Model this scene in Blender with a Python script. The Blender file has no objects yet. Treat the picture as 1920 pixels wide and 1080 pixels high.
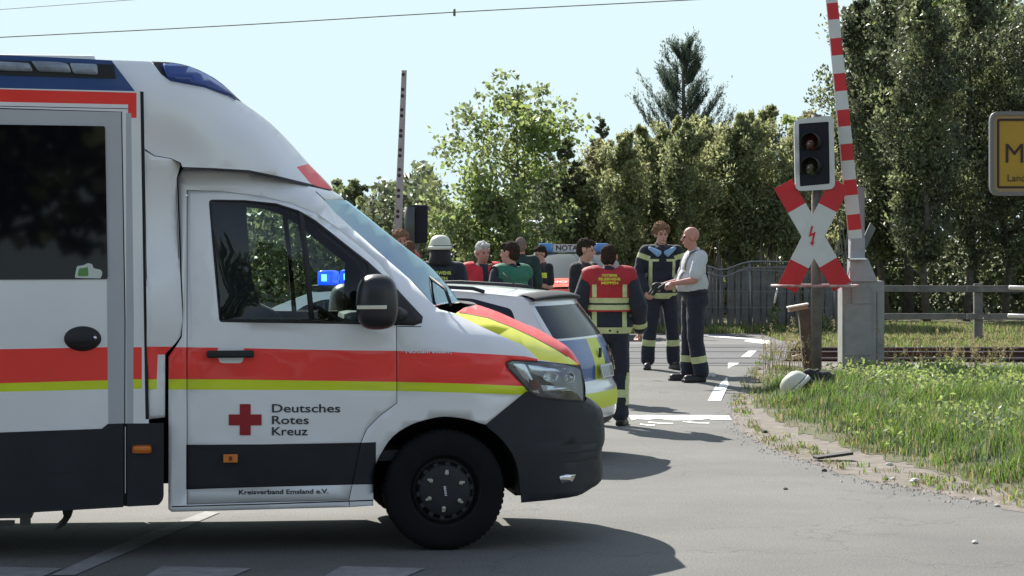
import bpy, bmesh, math, random
import numpy as np
from mathutils import Vector, Matrix, noise
from mathutils.geometry import delaunay_2d_cdt
from mathutils.bvhtree import BVHTree

SC = bpy.context.scene
COL = SC.collection
R = math.radians
PI = math.pi

# ---------------- camera ----------------
F, HOR, CH = 4700.0, 440.0, 1.84          # focal length in px of a 1920 frame, horizon row, camera height
cam = bpy.data.cameras.new('camera')
cam.sensor_width = 36.0
cam.lens = F/1920*36
cam.shift_y = (HOR-540)/1920
cam.clip_start = 0.2
cam.clip_end = 3000
camo = bpy.data.objects.new('camera', cam)
COL.objects.link(camo)
camo.location = (0, 0, CH)
camo.rotation_euler = (R(90), 0, 0)
SC.camera = camo

# ---------------- sky, sun, exposure ----------------
SUN_EL = R(39)
SUN_AZ = math.atan2(-0.42, 0.90)            # from +Y (away from the camera) towards -X (left)
sunv = Vector((math.sin(SUN_AZ)*math.cos(SUN_EL), math.cos(SUN_AZ)*math.cos(SUN_EL), math.sin(SUN_EL)))
w = bpy.data.worlds.new('World')
SC.world = w
w.use_nodes = True
nt = w.node_tree
for n in list(nt.nodes): nt.nodes.remove(n)
sky = nt.nodes.new('ShaderNodeTexSky')
sky.sky_type = 'NISHITA'
sky.sun_disc = False
sky.sun_elevation = SUN_EL
sky.sun_rotation = SUN_AZ
sky.air_density = 1.0
sky.dust_density = 0.5
sky.ozone_density = 1.6
bgn = nt.nodes.new('ShaderNodeBackground')
bgn.inputs['Strength'].default_value = 0.105
wo = nt.nodes.new('ShaderNodeOutputWorld')
hsv = nt.nodes.new('ShaderNodeHueSaturation'); hsv.inputs['Saturation'].default_value = 0.62
cap = nt.nodes.new('ShaderNodeMix'); cap.data_type = 'RGBA'; cap.blend_type = 'DARKEN'; cap.inputs[0].default_value = 1.0
cap.inputs[7].default_value = (3.2, 3.97, 4.15, 1)      # hazy bright sky: evens out the glare round the sun
nt.links.new(sky.outputs[0], hsv.inputs['Color']); nt.links.new(hsv.outputs[0], cap.inputs[6])
nt.links.new(cap.outputs[2], bgn.inputs[0])
nt.links.new(bgn.outputs[0], wo.inputs[0])
sl = bpy.data.lights.new('sun', 'SUN')
sl.energy = 4.2
sl.angle = R(0.6)
sl.color = (1.0, 0.95, 0.87)
so = bpy.data.objects.new('sun', sl)
COL.objects.link(so)
so.rotation_euler = sunv.to_track_quat('Z', 'Y').to_euler()
so.location = (0, 0, 30)
SC.view_settings.view_transform = 'Standard'
SC.view_settings.look = 'None'
SC.view_settings.gamma = 1
SC.view_settings.exposure = 1.2
SC.cycles.max_bounces = 8
SC.cycles.transparent_max_bounces = 24
SC.cycles.use_denoising = True

# ---------------- materials ----------------
MATS = {}
def srgb(r, g, b):
    f = lambda c: (c/255/12.92 if c/255 <= 0.04045 else ((c/255+0.055)/1.055)**2.4)
    return (f(r), f(g), f(b))
def mat(name, col, rough=0.5, metal=0.0, coat=0.0, spec=0.5, var=0.0, vscale=3.0, bump=0.0, bscale=60.0, emis=0.0, ecol=None, col2=None, detail=4, trans=0.0, island=0.0, sheen=0.0):
    if name in MATS: return MATS[name]
    m = bpy.data.materials.new(name); m.use_nodes = True
    t = m.node_tree; b = t.nodes['Principled BSDF']; out = t.nodes['Material Output']
    b.inputs['Base Color'].default_value = (*col, 1)
    b.inputs['Roughness'].default_value = rough
    b.inputs['Metallic'].default_value = metal
    b.inputs['Coat Weight'].default_value = coat
    b.inputs['Coat Roughness'].default_value = 0.04
    b.inputs['Specular IOR Level'].default_value = spec
    if sheen: b.inputs['Sheen Weight'].default_value = sheen
    if emis:
        b.inputs['Emission Color'].default_value = (*(ecol or col), 1)
        b.inputs['Emission Strength'].default_value = emis
    tc = t.nodes.new('ShaderNodeTexCoord')
    colsock = None
    if var or col2:
        nz = t.nodes.new('ShaderNodeTexNoise'); nz.inputs['Scale'].default_value = vscale
        nz.inputs['Detail'].default_value = detail; nz.inputs['Roughness'].default_value = 0.62
        t.links.new(tc.outputs['Object'], nz.inputs['Vector'])
        mr = t.nodes.new('ShaderNodeMapRange'); mr.inputs['From Min'].default_value = 0.34; mr.inputs['From Max'].default_value = 0.66
        t.links.new(nz.outputs['Fac'], mr.inputs['Value'])
        mx = t.nodes.new('ShaderNodeMix'); mx.data_type = 'RGBA'
        c2 = col2 if col2 else tuple(min(1, c*(1+var)) for c in col)
        c1 = col if col2 else tuple(c*(1-var) for c in col)
        mx.inputs[6].default_value = (*c1, 1); mx.inputs[7].default_value = (*c2, 1)
        t.links.new(mr.outputs[0], mx.inputs[0])
        colsock = mx.outputs[2]
        t.links.new(colsock, b.inputs['Base Color'])
        r2 = t.nodes.new('ShaderNodeMapRange'); r2.inputs['To Min'].default_value = max(0, rough-0.06); r2.inputs['To Max'].default_value = min(1, rough+0.1)
        t.links.new(nz.outputs['Fac'], r2.inputs['Value']); t.links.new(r2.outputs[0], b.inputs['Roughness'])
    if island:
        g = t.nodes.new('ShaderNodeNewGeometry')
        hs = t.nodes.new('ShaderNodeHueSaturation')
        mr = t.nodes.new('ShaderNodeMapRange'); mr.inputs['To Min'].default_value = 1-island; mr.inputs['To Max'].default_value = 1+island
        t.links.new(g.outputs['Random Per Island'], mr.inputs['Value'])
        t.links.new(mr.outputs[0], hs.inputs['Value'])
        mh = t.nodes.new('ShaderNodeMapRange'); mh.inputs['To Min'].default_value = 0.485; mh.inputs['To Max'].default_value = 0.515
        t.links.new(g.outputs['Random Per Island'], mh.inputs['Value'])
        t.links.new(mh.outputs[0], hs.inputs['Hue'])
        if colsock: t.links.new(colsock, hs.inputs['Color'])
        else: hs.inputs['Color'].default_value = (*col, 1)
        colsock = hs.outputs[0]
        t.links.new(colsock, b.inputs['Base Color'])
    if bump:
        nb = t.nodes.new('ShaderNodeTexNoise'); nb.inputs['Scale'].default_value = bscale; nb.inputs['Detail'].default_value = 5
        t.links.new(tc.outputs['Object'], nb.inputs['Vector'])
        bp = t.nodes.new('ShaderNodeBump'); bp.inputs['Strength'].default_value = bump; bp.inputs['Distance'].default_value = 0.01
        t.links.new(nb.outputs['Fac'], bp.inputs['Height']); t.links.new(bp.outputs[0], b.inputs['Normal'])
    if trans:                                  # leaves: light passes through
        tr = t.nodes.new('ShaderNodeBsdfTranslucent')
        ms = t.nodes.new('ShaderNodeMixShader'); ms.inputs[0].default_value = trans
        hs2 = t.nodes.new('ShaderNodeHueSaturation'); hs2.inputs['Value'].default_value = 1.7; hs2.inputs['Hue'].default_value = 0.485
        if colsock: t.links.new(colsock, hs2.inputs['Color'])
        else: hs2.inputs['Color'].default_value = (*col, 1)
        t.links.new(hs2.outputs[0], tr.inputs['Color'])
        t.links.new(b.outputs[0], ms.inputs[1]); t.links.new(tr.outputs[0], ms.inputs[2])
        t.links.new(ms.outputs[0], out.inputs['Surface'])
    MATS[name] = m
    return m
def glass(name, tint=(0.8, 0.88, 0.86), ior=1.5, rough=0.01, base=0.0, refl=(1, 1, 1)):
    if name in MATS: return MATS[name]
    m = bpy.data.materials.new(name); m.use_nodes = True
    t = m.node_tree
    for n in list(t.nodes):
        if n.type != 'OUTPUT_MATERIAL': t.nodes.remove(n)
    out = [n for n in t.nodes if n.type == 'OUTPUT_MATERIAL'][0]
    tr = t.nodes.new('ShaderNodeBsdfTransparent'); tr.inputs[0].default_value = (*tint, 1)
    gl = t.nodes.new('ShaderNodeBsdfGlossy'); gl.inputs['Roughness'].default_value = rough; gl.inputs[0].default_value = (*refl, 1)
    fr = t.nodes.new('ShaderNodeFresnel'); fr.inputs[0].default_value = ior
    ad = t.nodes.new('ShaderNodeMath'); ad.operation = 'ADD'; ad.inputs[1].default_value = base; ad.use_clamp = True
    mx = t.nodes.new('ShaderNodeMixShader')
    t.links.new(fr.outputs[0], ad.inputs[0]); t.links.new(ad.outputs[0], mx.inputs[0])
    t.links.new(tr.outputs[0], mx.inputs[1]); t.links.new(gl.outputs[0], mx.inputs[2])
    t.links.new(mx.outputs[0], out.inputs['Surface'])
    MATS[name] = m
    return m

# ---------------- object helpers ----------------
def tag(o, label=None, cat=None, group=None, kind=None):
    if label: o['label'] = label
    if cat: o['category'] = cat
    if group: o['group'] = group
    if kind: o['kind'] = kind
    return o
def empty(name, loc, rz=0.0):
    o = bpy.data.objects.new(name, None); COL.objects.link(o)
    o.empty_display_size = 0.2
    o.location = loc; o.rotation_euler = (0, 0, rz)
    return o
def mesh(name, verts, faces, mats, parent=None, midx=None, smooth=False):
    me = bpy.data.meshes.new(name)
    me.from_pydata([tuple(v) for v in verts], [], [tuple(f) for f in faces])
    for m in (mats if isinstance(mats, (list, tuple)) else [mats]): me.materials.append(m)
    if midx is not None: me.polygons.foreach_set('material_index', np.array(midx, dtype=np.int32))
    if smooth: me.polygons.foreach_set('use_smooth', np.ones(len(me.polygons), dtype=bool))
    me.update()
    o = bpy.data.objects.new(name, me); COL.objects.link(o)
    if parent: o.parent = parent
    return o
def copy_tree(o, parent=None):
    c = o.copy(); COL.objects.link(c); c.parent = parent
    for ch in list(o.children): copy_tree(ch, c)
    return c
def solid(o, t=0.02, off=-1, slot=0, rim=True):
    m = o.modifiers.new('thickness', 'SOLIDIFY'); m.thickness = t; m.offset = off
    m.material_offset = slot; m.material_offset_rim = 0; m.use_rim = rim
    return o

class MB:
    """collects shapes for one mesh object"""
    def __init__(s): s.v = []; s.f = []; s.m = []; s.sm = []
    def add(s, vs, fs, mi=0, smooth=False, M=None):
        n = len(s.v)
        for v in vs: s.v.append(tuple(M @ Vector(v)) if M is not None else tuple(v))
        for f in fs: s.f.append([i+n for i in f]); s.m.append(mi); s.sm.append(smooth)
        return s
    def box(s, c, size, mi=0, M=None, bev=0.0, smooth=False):
        bm = bmesh.new(); bmesh.ops.create_cube(bm, size=1)
        for v in bm.verts: v.co = Vector((v.co.x*size[0]+c[0], v.co.y*size[1]+c[1], v.co.z*size[2]+c[2]))
        if bev: bmesh.ops.bevel(bm, geom=bm.edges[:], offset=bev, segments=2, affect='EDGES', profile=0.7)
        s.bm(bm, mi, M, smooth); return s
    def bm(s, bm, mi=0, M=None, smooth=False):
        bm.verts.index_update()
        s.add([v.co.copy() for v in bm.verts], [[v.index for v in f.verts] for f in bm.faces], mi, smooth, M)
        bm.free(); return s
    def tube(s, pts, rad, n=10, mi=0, cap=True, smooth=True, M=None):
        pts = [Vector(p) for p in pts]
        rads = rad if isinstance(rad, (list, tuple)) else [rad]*len(pts)
        vs = []; fs = []
        up = None
        for i, p in enumerate(pts):
            d = (pts[min(i+1, len(pts)-1)]-pts[max(i-1, 0)]).normalized()
            if up is None:
                up = d.orthogonal().normalized()
            else:
                up = (up-d*up.dot(d)).normalized()
            b = d.cross(up)
            for k in range(n):
                a = 2*PI*k/n
                vs.append(p+(up*math.cos(a)+b*math.sin(a))*rads[i])
        for i in range(len(pts)-1):
            for k in range(n):
                k2 = (k+1) % n
                fs.append((i*n+k, i*n+k2, (i+1)*n+k2, (i+1)*n+k))
        if cap:
            fs.append(list(range(n))[::-1]); fs.append([(len(pts)-1)*n+k for k in range(n)])
        s.add(vs, fs, mi, smooth, M); return s
    def lathe(s, prof, n=32, mi=0, M=None, smooth=True, closed=False):
        """profile [(r, y)] turned about the local Y axis"""
        vs = []; fs = []
        for r, y in prof:
            for k in range(n):
                a = 2*PI*k/n; vs.append((r*math.cos(a), y, r*math.sin(a)))
        for i in range(len(prof)-1):
            for k in range(n):
                k2 = (k+1) % n
                fs.append((i*n+k, i*n+k2, (i+1)*n+k2, (i+1)*n+k))
        s.add(vs, fs, mi, smooth, M); return s
    def prism(s, poly, y0, y1, mi=0, M=None, smooth=False):
        """polygon in (x, z) given depth from y0 to y1"""
        n = len(poly)
        vs = [(p[0], y0, p[1]) for p in poly]+[(p[0], y1, p[1]) for p in poly]
        fs = [list(range(n)), list(range(2*n-1, n-1, -1))]+[(i, i+n, (i+1) % n+n, (i+1) % n) for i in range(n)]
        s.add(vs, fs, mi, smooth, M); return s
    def build(s, name, mats, parent=None, loc=None):
        o = mesh(name, s.v, s.f, mats, parent, s.m)
        o.data.polygons.foreach_set('use_smooth', np.array(s.sm, dtype=bool))
        if loc is not None: o.location = loc
        bm = bmesh.new(); bm.from_mesh(o.data)
        bmesh.ops.recalc_face_normals(bm, faces=bm.faces); bm.to_mesh(o.data); bm.free()
        return o

def inpoly(pts, poly):
    """numpy even-odd test"""
    pts = np.asarray(pts, float); P_ = np.asarray(poly, float)
    x, y = pts[:, 0], pts[:, 1]; ins = np.zeros(len(pts), bool)
    j = len(P_)-1
    for i in range(len(P_)):
        xi, yi = P_[i]; xj, yj = P_[j]
        if yi != yj:
            c = ((yi > y) != (yj > y)) & (x < (xj-xi)*(y-yi)/(yj-yi)+xi)
            ins ^= c
        j = i
    return ins
def smoothpoly(pts, n=4, closed=False):
    """Catmull-Rom through the points"""
    p = [Vector((a[0], a[1])) for a in pts]; out = []
    m = len(p)
    for i in range(m if closed else m-1):
        p0 = p[(i-1) % m] if (closed or i > 0) else p[0]; p1 = p[i]; p2 = p[(i+1) % m]
        p3 = p[(i+2) % m] if (closed or i+2 < m) else p[-1]
        for k in range(n):
            t = k/n
            q = 0.5*((2*p1)+(-p0+p2)*t+(2*p0-5*p1+4*p2-p3)*t*t+(-p0+3*p1-3*p2+p3)*t**3)
            out.append((q.x, q.y))
    if not closed: out.append((p[-1].x, p[-1].y))
    return out
def roundpoly(pts, r, n=4):
    """polygon with corners cut to arcs of radius r (or a list of radii)"""
    out = []; m = len(pts)
    for i in range(m):
        a = Vector(pts[i-1]); b = Vector(pts[i]); c = Vector(pts[(i+1) % m])
        rr = r[i] if isinstance(r, (list, tuple)) else r
        if rr <= 0: out.append(tuple(b)); continue
        u = (a-b); v_ = (c-b); k = min(rr, u.length*0.45, v_.length*0.45)
        s_ = b+u.normalized()*k; e = b+v_.normalized()*k
        for j in range(n+1):
            t = j/n; q = s_*(1-t)**2+b*2*t*(1-t)+e*t*t
            out.append((q.x, q.y))
    return out
def strip(pts, w_):
    """open polyline -> thin polygon"""
    L = []; Rr = []
    p = [Vector((a[0], a[1])) for a in pts]
    for i in range(len(p)):
        d = (p[min(i+1, len(p)-1)]-p[max(i-1, 0)]).normalized(); nn = Vector((-d.y, d.x))*w_/2
        L.append(tuple(p[i]+nn)); Rr.append(tuple(p[i]-nn))
    return L+Rr[::-1]

def cdt(outer, holes=(), regions=(), step=20.0, stepy=None, grid_off=0.0):
    """constrained triangulation in 2-D -> points, triangles, material per triangle (0 = base)"""
    V = []; E = []
    def loop(poly):
        n = len(V)
        for q in poly: V.append(Vector((q[0], q[1])))
        m = len(poly)
        for i in range(m): E.append((n+i, n+(i+1) % m))
    loop(outer)
    for h in holes: loop(h)
    for rg in regions: loop(rg[0])
    o = np.array([(q[0], q[1]) for q in outer]); x0, y0 = o.min(0); x1, y1 = o.max(0)
    stepy = stepy or step
    gx = np.arange(x0+step*0.37+grid_off, x1, step); gy = np.arange(y0+stepy*0.41, y1, stepy)
    if len(gx) and len(gy):
        g = np.array([(a+(0.5*step if j % 2 else 0), b) for j, b in enumerate(gy) for a in gx])
        ok = inpoly(g, outer)
        for h in holes: ok &= ~inpoly(g, h)
        g = g[ok]
        V += [Vector((a, b)) for a, b in g]
    vs, es, fs, _, _, _ = delaunay_2d_cdt(V, E, [], 0, 1e-5)
    P2 = np.array([(v.x, v.y) for v in vs])
    T = np.array([f for f in fs if len(f) == 3])
    c = P2[T].mean(1)
    ok = inpoly(c, outer)
    for h in holes: ok &= ~inpoly(c, h)
    T = T[ok]; c = c[ok]
    mi = np.zeros(len(T), int)
    for rg in regions: mi[inpoly(c, rg[0])] = rg[1]
    used = np.unique(T); rm = -np.ones(len(P2), int); rm[used] = np.arange(len(used))
    return P2[used], rm[T], mi

class RBF:
    """thin-plate surface through (x, y, value)"""
    def __init__(s, pts, lam=0.4):
        p = np.array(pts, float); s.c = p[:, :2]/100.0; n = len(p)
        A = np.zeros((n+3, n+3)); A[:n, :n] = s.k(s.c, s.c)+np.eye(n)*lam*0.05
        A[:n, n] = 1; A[:n, n+1:] = s.c; A[n, :n] = 1; A[n+1:, :n] = s.c.T
        b = np.zeros(n+3); b[:n] = p[:, 2]; s.w = np.linalg.solve(A, b)
    def k(s, a, b):
        d = np.sqrt(((a[:, None]-b[None])**2).sum(-1)); return np.where(d > 0, d*d*np.log(d+1e-12), 0)
    def __call__(s, x, y):
        q = np.stack([np.atleast_1d(x), np.atleast_1d(y)], 1)/100.0
        n = len(s.c); return s.k(q, s.c) @ s.w[:n]+s.w[n]+q @ s.w[n+1:]

def text_geo(body, bold=0.0, spacing=1.0):
    """flat lettering: verts (x, y) scaled so that cap height = 1, faces, width"""
    cu = bpy.data.curves.new('lettering', 'FONT'); cu.body = body; cu.offset = bold; cu.space_character = spacing
    cu.resolution_u = 3
    o = bpy.data.objects.new('lettering_tmp', cu); COL.objects.link(o)
    bpy.context.view_layer.update()
    me = bpy.data.meshes.new_from_object(o.evaluated_get(bpy.context.evaluated_depsgraph_get()))
    v = np.array([tuple(q.co) for q in me.vertices]); f = [list(p.vertices) for p in me.polygons]
    bpy.data.objects.remove(o); bpy.data.curves.remove(cu); bpy.data.meshes.remove(me)
    v[:, 0] -= v[:, 0].min(); v[:, :2] /= 0.70
    return v, f, v[:, 0].max()

# ---------------- ground heights: the road climbs a little to the rails ----------------
def sstep(a, b, x):
    t = np.clip((np.asarray(x, float)-a)/(b-a), 0, 1); return t*t*(3-2*t)
RAIL_Z = 0.12
def zr(d):
    """road height by distance"""
    return 0.114*sstep(27.5, 33.0, d)*(1-sstep(39.6, 44.0, d))
def G(px, py, z=None):
    """picture point -> ground point"""
    zz = 0.0
    for _ in range(12):
        d = F*(CH-zz)/(py-HOR)
        zz = float(zr(d)) if z is None else z
    return ((px-960)/F*d, d, zz)
def A(px, py, d):
    return Vector(((px-960)/F*d, d, CH-(py-HOR)/F*d))
# =====================================================================
# GROUND, ROADS, TRACK BED
# =====================================================================
def ground_sheet(name, poly_xy, m, z_off, step, fz=None, holes=(), smooth=True, kind='structure', regions=(), mats=None):
    P2, T, mi = cdt(poly_xy, holes, regions, step)
    f = fz or (lambda x, y: zr(y))
    z = f(P2[:, 0], P2[:, 1])+z_off
    o = mesh(name, np.column_stack([P2, z]), T, mats or [m], None, mi, smooth)
    bm = bmesh.new(); bm.from_mesh(o.data); bmesh.ops.recalc_face_normals(bm, faces=bm.faces)
    if sum(f_.normal.z for f_ in bm.faces) < 0: bmesh.ops.reverse_faces(bm, faces=bm.faces)
    bm.to_mesh(o.data); bm.free()
    if kind: o['kind'] = kind
    return o

def asphalt_mat(name, c1, c2, speck=0.35):
    m = bpy.data.materials.new(name); m.use_nodes = True
    t = m.node_tree; b = t.nodes['Principled BSDF']; tc = t.nodes.new('ShaderNodeTexCoord')
    n1 = t.nodes.new('ShaderNodeTexNoise'); n1.inputs['Scale'].default_value = 0.55; n1.inputs['Detail'].default_value = 6; n1.inputs['Roughness'].default_value = 0.6
    n2 = t.nodes.new('ShaderNodeTexNoise'); n2.inputs['Scale'].default_value = 75; n2.inputs['Detail'].default_value = 3
    n3 = t.nodes.new('ShaderNodeTexVoronoi'); n3.inputs['Scale'].default_value = 110
    for n_ in (n1, n2, n3): t.links.new(tc.outputs['Object'], n_.inputs['Vector'])
    r1 = t.nodes.new('ShaderNodeMapRange'); r1.inputs['From Min'].default_value = 0.35; r1.inputs['From Max'].default_value = 0.65
    t.links.new(n1.outputs['Fac'], r1.inputs['Value'])
    mx = t.nodes.new('ShaderNodeMix'); mx.data_type = 'RGBA'; mx.inputs[6].default_value = (*c1, 1); mx.inputs[7].default_value = (*c2, 1)
    t.links.new(r1.outputs[0], mx.inputs[0])
    r2 = t.nodes.new('ShaderNodeMapRange'); r2.inputs['From Min'].default_value = 0.3; r2.inputs['From Max'].default_value = 0.7
    r2.inputs['To Min'].default_value = 1-speck; r2.inputs['To Max'].default_value = 1+speck
    t.links.new(n2.outputs['Fac'], r2.inputs['Value'])
    r3 = t.nodes.new('ShaderNodeMapRange'); r3.inputs['From Min'].default_value = 0.0; r3.inputs['From Max'].default_value = 0.5
    r3.inputs['To Min'].default_value = 1.25; r3.inputs['To Max'].default_value = 0.85
    t.links.new(n3.outputs['Distance'], r3.inputs['Value'])
    mu = t.nodes.new('ShaderNodeMath'); mu.operation = 'MULTIPLY'; t.links.new(r2.outputs[0], mu.inputs[0]); t.links.new(r3.outputs[0], mu.inputs[1])
    vm = t.nodes.new('ShaderNodeVectorMath'); vm.operation = 'SCALE'
    t.links.new(mx.outputs[2], vm.inputs[0]); t.links.new(mu.outputs[0], vm.inputs['Scale'])
    # wear: darker patches and fine cracks that belong to the surface itself
    n4 = t.nodes.new('ShaderNodeTexNoise'); n4.inputs['Scale'].default_value = 0.16; n4.inputs['Detail'].default_value = 9; n4.inputs['Roughness'].default_value = 0.7
    v4 = t.nodes.new('ShaderNodeTexVoronoi'); v4.feature = 'DISTANCE_TO_EDGE'; v4.inputs['Scale'].default_value = 0.42
    n5 = t.nodes.new('ShaderNodeTexNoise'); n5.inputs['Scale'].default_value = 1.6; n5.inputs['Detail'].default_value = 6
    av = t.nodes.new('ShaderNodeVectorMath'); av.operation = 'MULTIPLY_ADD'; av.inputs[1].default_value = (0.9, 0.9, 0.9)
    t.links.new(tc.outputs['Object'], n4.inputs['Vector']); t.links.new(tc.outputs['Object'], n5.inputs['Vector'])
    t.links.new(n5.outputs['Color'], av.inputs[0]); t.links.new(tc.outputs['Object'], av.inputs[2]); t.links.new(av.outputs[0], v4.inputs['Vector'])
    cr = t.nodes.new('ShaderNodeMapRange'); cr.inputs['From Min'].default_value = 0.0; cr.inputs['From Max'].default_value = 0.006; cr.inputs['To Min'].default_value = 0.72
    t.links.new(v4.outputs['Distance'], cr.inputs['Value'])
    p4 = t.nodes.new('ShaderNodeMapRange'); p4.inputs['From Min'].default_value = 0.38; p4.inputs['From Max'].default_value = 0.62; p4.inputs['To Min'].default_value = 0.86; p4.inputs['To Max'].default_value = 1.08
    t.links.new(n4.outputs['Fac'], p4.inputs['Value'])
    m4 = t.nodes.new('ShaderNodeMath'); m4.operation = 'MULTIPLY'; t.links.new(cr.outputs[0], m4.inputs[0]); t.links.new(p4.outputs[0], m4.inputs[1])
    v5 = t.nodes.new('ShaderNodeVectorMath'); v5.operation = 'SCALE'; t.links.new(vm.outputs[0], v5.inputs[0]); t.links.new(m4.outputs[0], v5.inputs['Scale'])
    t.links.new(v5.outputs[0], b.inputs['Base Color'])
    b.inputs['Roughness'].default_value = 0.85; b.inputs['Specular IOR Level'].default_value = 0.3
    bp = t.nodes.new('ShaderNodeBump'); bp.inputs['Strength'].default_value = 0.5; bp.inputs['Distance'].default_value = 0.004
    t.links.new(n2.outputs['Fac'], bp.inputs['Height']); t.links.new(bp.outputs[0], b.inputs['Normal'])
    return m

M_asph = asphalt_mat('asphalt', (0.124, 0.122, 0.114), (0.16, 0.157, 0.146))
M_asph2 = asphalt_mat('older_asphalt', (0.135, 0.133, 0.13), (0.18, 0.175, 0.168), 0.3)
M_deck = asphalt_mat('crossing_panel', (0.085, 0.088, 0.092), (0.12, 0.122, 0.125), 0.2)
M_soil = mat('dry_soil', (0.14, 0.115, 0.075), 0.95, col2=(0.09, 0.10, 0.035), vscale=0.7, bump=0.6, bscale=25)
M_sand = mat('sandy_dirt', (0.105, 0.085, 0.068), 0.95, col2=(0.215, 0.185, 0.155), vscale=6, detail=8, bump=0.8, bscale=45)
M_paint = mat('road_paint', (0.62, 0.62, 0.6), 0.7, var=0.12, vscale=12, bump=0.3, bscale=60)
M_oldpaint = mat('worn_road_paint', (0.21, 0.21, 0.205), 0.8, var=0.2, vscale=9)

ground_sheet('ground', [(-300, -60), (300, -60), (300, 600), (-300, 600)], M_soil, -0.05, 40, lambda x, y: np.zeros(len(x)))

VERGE_PX = smoothpoly([(1462, 682), (1440, 692), (1420, 712), (1409, 735), (1414, 757), (1455, 788), (1516, 815), (1600, 845), (1700, 872), (1795, 898), (1920, 932), (2100, 975), (2400, 1030)], 4)
DIRT_PX = smoothpoly([(1455, 678), (1425, 690), (1404, 715), (1380, 748), (1373, 778), (1395, 812), (1440, 838), (1500, 862), (1580, 888), (1680, 912), (1780, 930), (1920, 962), (2100, 1000), (2400, 1060)], 4)
_r = random.Random(3)
def rag(P_, n, ax, ay, sd):
    out = []
    for i, (x, y) in enumerate(smoothpoly(P_, n)):
        k = noise.noise(Vector((i*0.35, sd, 0)))*1.2+noise.noise(Vector((i*0.9, sd, 3)))*0.9+_r.uniform(-0.35, 0.35)
        out.append((x-ax*k, y+ay*k))
    return out
DIRT_PX = rag(DIRT_PX, 3, 5.0, 4.5, 1.0)
VERGE_PX = rag(VERGE_PX, 3, 8.0, 6.0, 7.0); VERGE_PX[0] = (1466, 684)
DIRT_PX[0] = (1455, 678)
gx = lambda L: [G(*p)[:2] for p in L]
# the junction and the road to the crossing
road = gx(DIRT_PX)
rd_r = road[0]
poly = [(16, 3), (-40, 3), (-40, 27), (-10, 27), (-7.0, 31), (-7.0, 33.05), (rd_r[0]+0.1, 33.05)] + [(x+0.45*min(1, i/12), y+0.35*min(1, i/12)) for i, (x, y) in enumerate(road)][::4] + [(16, road[-1][1]+0.35)]
ground_sheet('road', poly, M_asph, 0.0, 0.8)
poly = [(-7.0, 33.054), (G(1452, 678)[0], 33.054), (G(1475, 646)[0]+0.1, 39.3), (-7.0, 39.3)]
deck = ground_sheet('crossing_deck', poly, M_deck, 0.0, 0.6)
poly = [(-7.0, 39.304), (G(1475, 646)[0]+.1, 39.304), G(1500, 640)[:2], G(1560, 634)[:2], (20, 46.0), (20, 50.5), (-40, 50.5), (-40, 44.0), (-8, 43.0)]
ground_sheet('far_road', poly, M_asph2, 0.002, 0.9)

def vz(x, y):
    """verge height: rises from the road edge"""
    e = np.array(gx(VERGE_PX)); d = np.full(len(x), 99.0)
    for i in range(len(e)-1):
        a = e[i]; b = e[i+1]; ab = b-a; t = np.clip(((x-a[0])*ab[0]+(y-a[1])*ab[1])/(ab @ ab), 0, 1)
        d = np.minimum(d, np.hypot(x-a[0]-t*ab[0], y-a[1]-t*ab[1]))
    nz = np.array([noise.noise(Vector((a*0.9, b*0.9, 0)))*0.05+noise.noise(Vector((a*3, b*3, 5)))*0.018 for a, b in zip(x, y)])
    return zr(y)*(1-sstep(0.0, 0.9, d))+0.003+(0.09*(1-0.75*sstep(28.5, 32.0, y))+nz)*sstep(0, 0.9, d)
dirt = gx(DIRT_PX)
ground_sheet('dirt_shoulder', dirt+[(16, dirt[-1][1]), (16, 33.0)], M_sand, 0.0022, 0.5)
vg = gx(VERGE_PX)
VERGE = vg+[(16, vg[-1][1]), (16, 32.9), (vg[0][0], 32.9)]
M_verge = mat('verge_soil', (0.10, 0.085, 0.045), 0.95, col2=(0.06, 0.075, 0.025), vscale=3, bump=0.8, bscale=30)
ground_sheet('grass_verge', VERGE, M_verge, 0.002, 0.3, vz)

# gravel bed on the right of the crossing and beyond
M_ballast = mat('ballast', (0.055, 0.042, 0.034), 0.95, col2=(0.16, 0.13, 0.11), vscale=14, detail=8, bump=1.0, bscale=30)
def bz(x, y):
    nz = np.array([noise.noise(Vector((a*7, b*7, 1)))*0.03+noise.noise(Vector((a*17, b*17, 1)))*0.02 for a, b in zip(x, y)])
    return 0.02+nz
bp_ = [(G(1452, 678)[0]+.02, 32.95), (16, 32.95), (16, 39.5), (G(1475, 646)[0]+.12, 39.5)]
ground_sheet('ballast_bed', bp_, M_ballast, 0.0, 0.09, bz)
bp_ = [(-20, 32.95), (-7.02, 32.95), (-7.02, 39.5), (-20, 39.5)]
ground_sheet('ballast_bed', bp_, M_ballast, 0.0, 0.4, bz)

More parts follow.
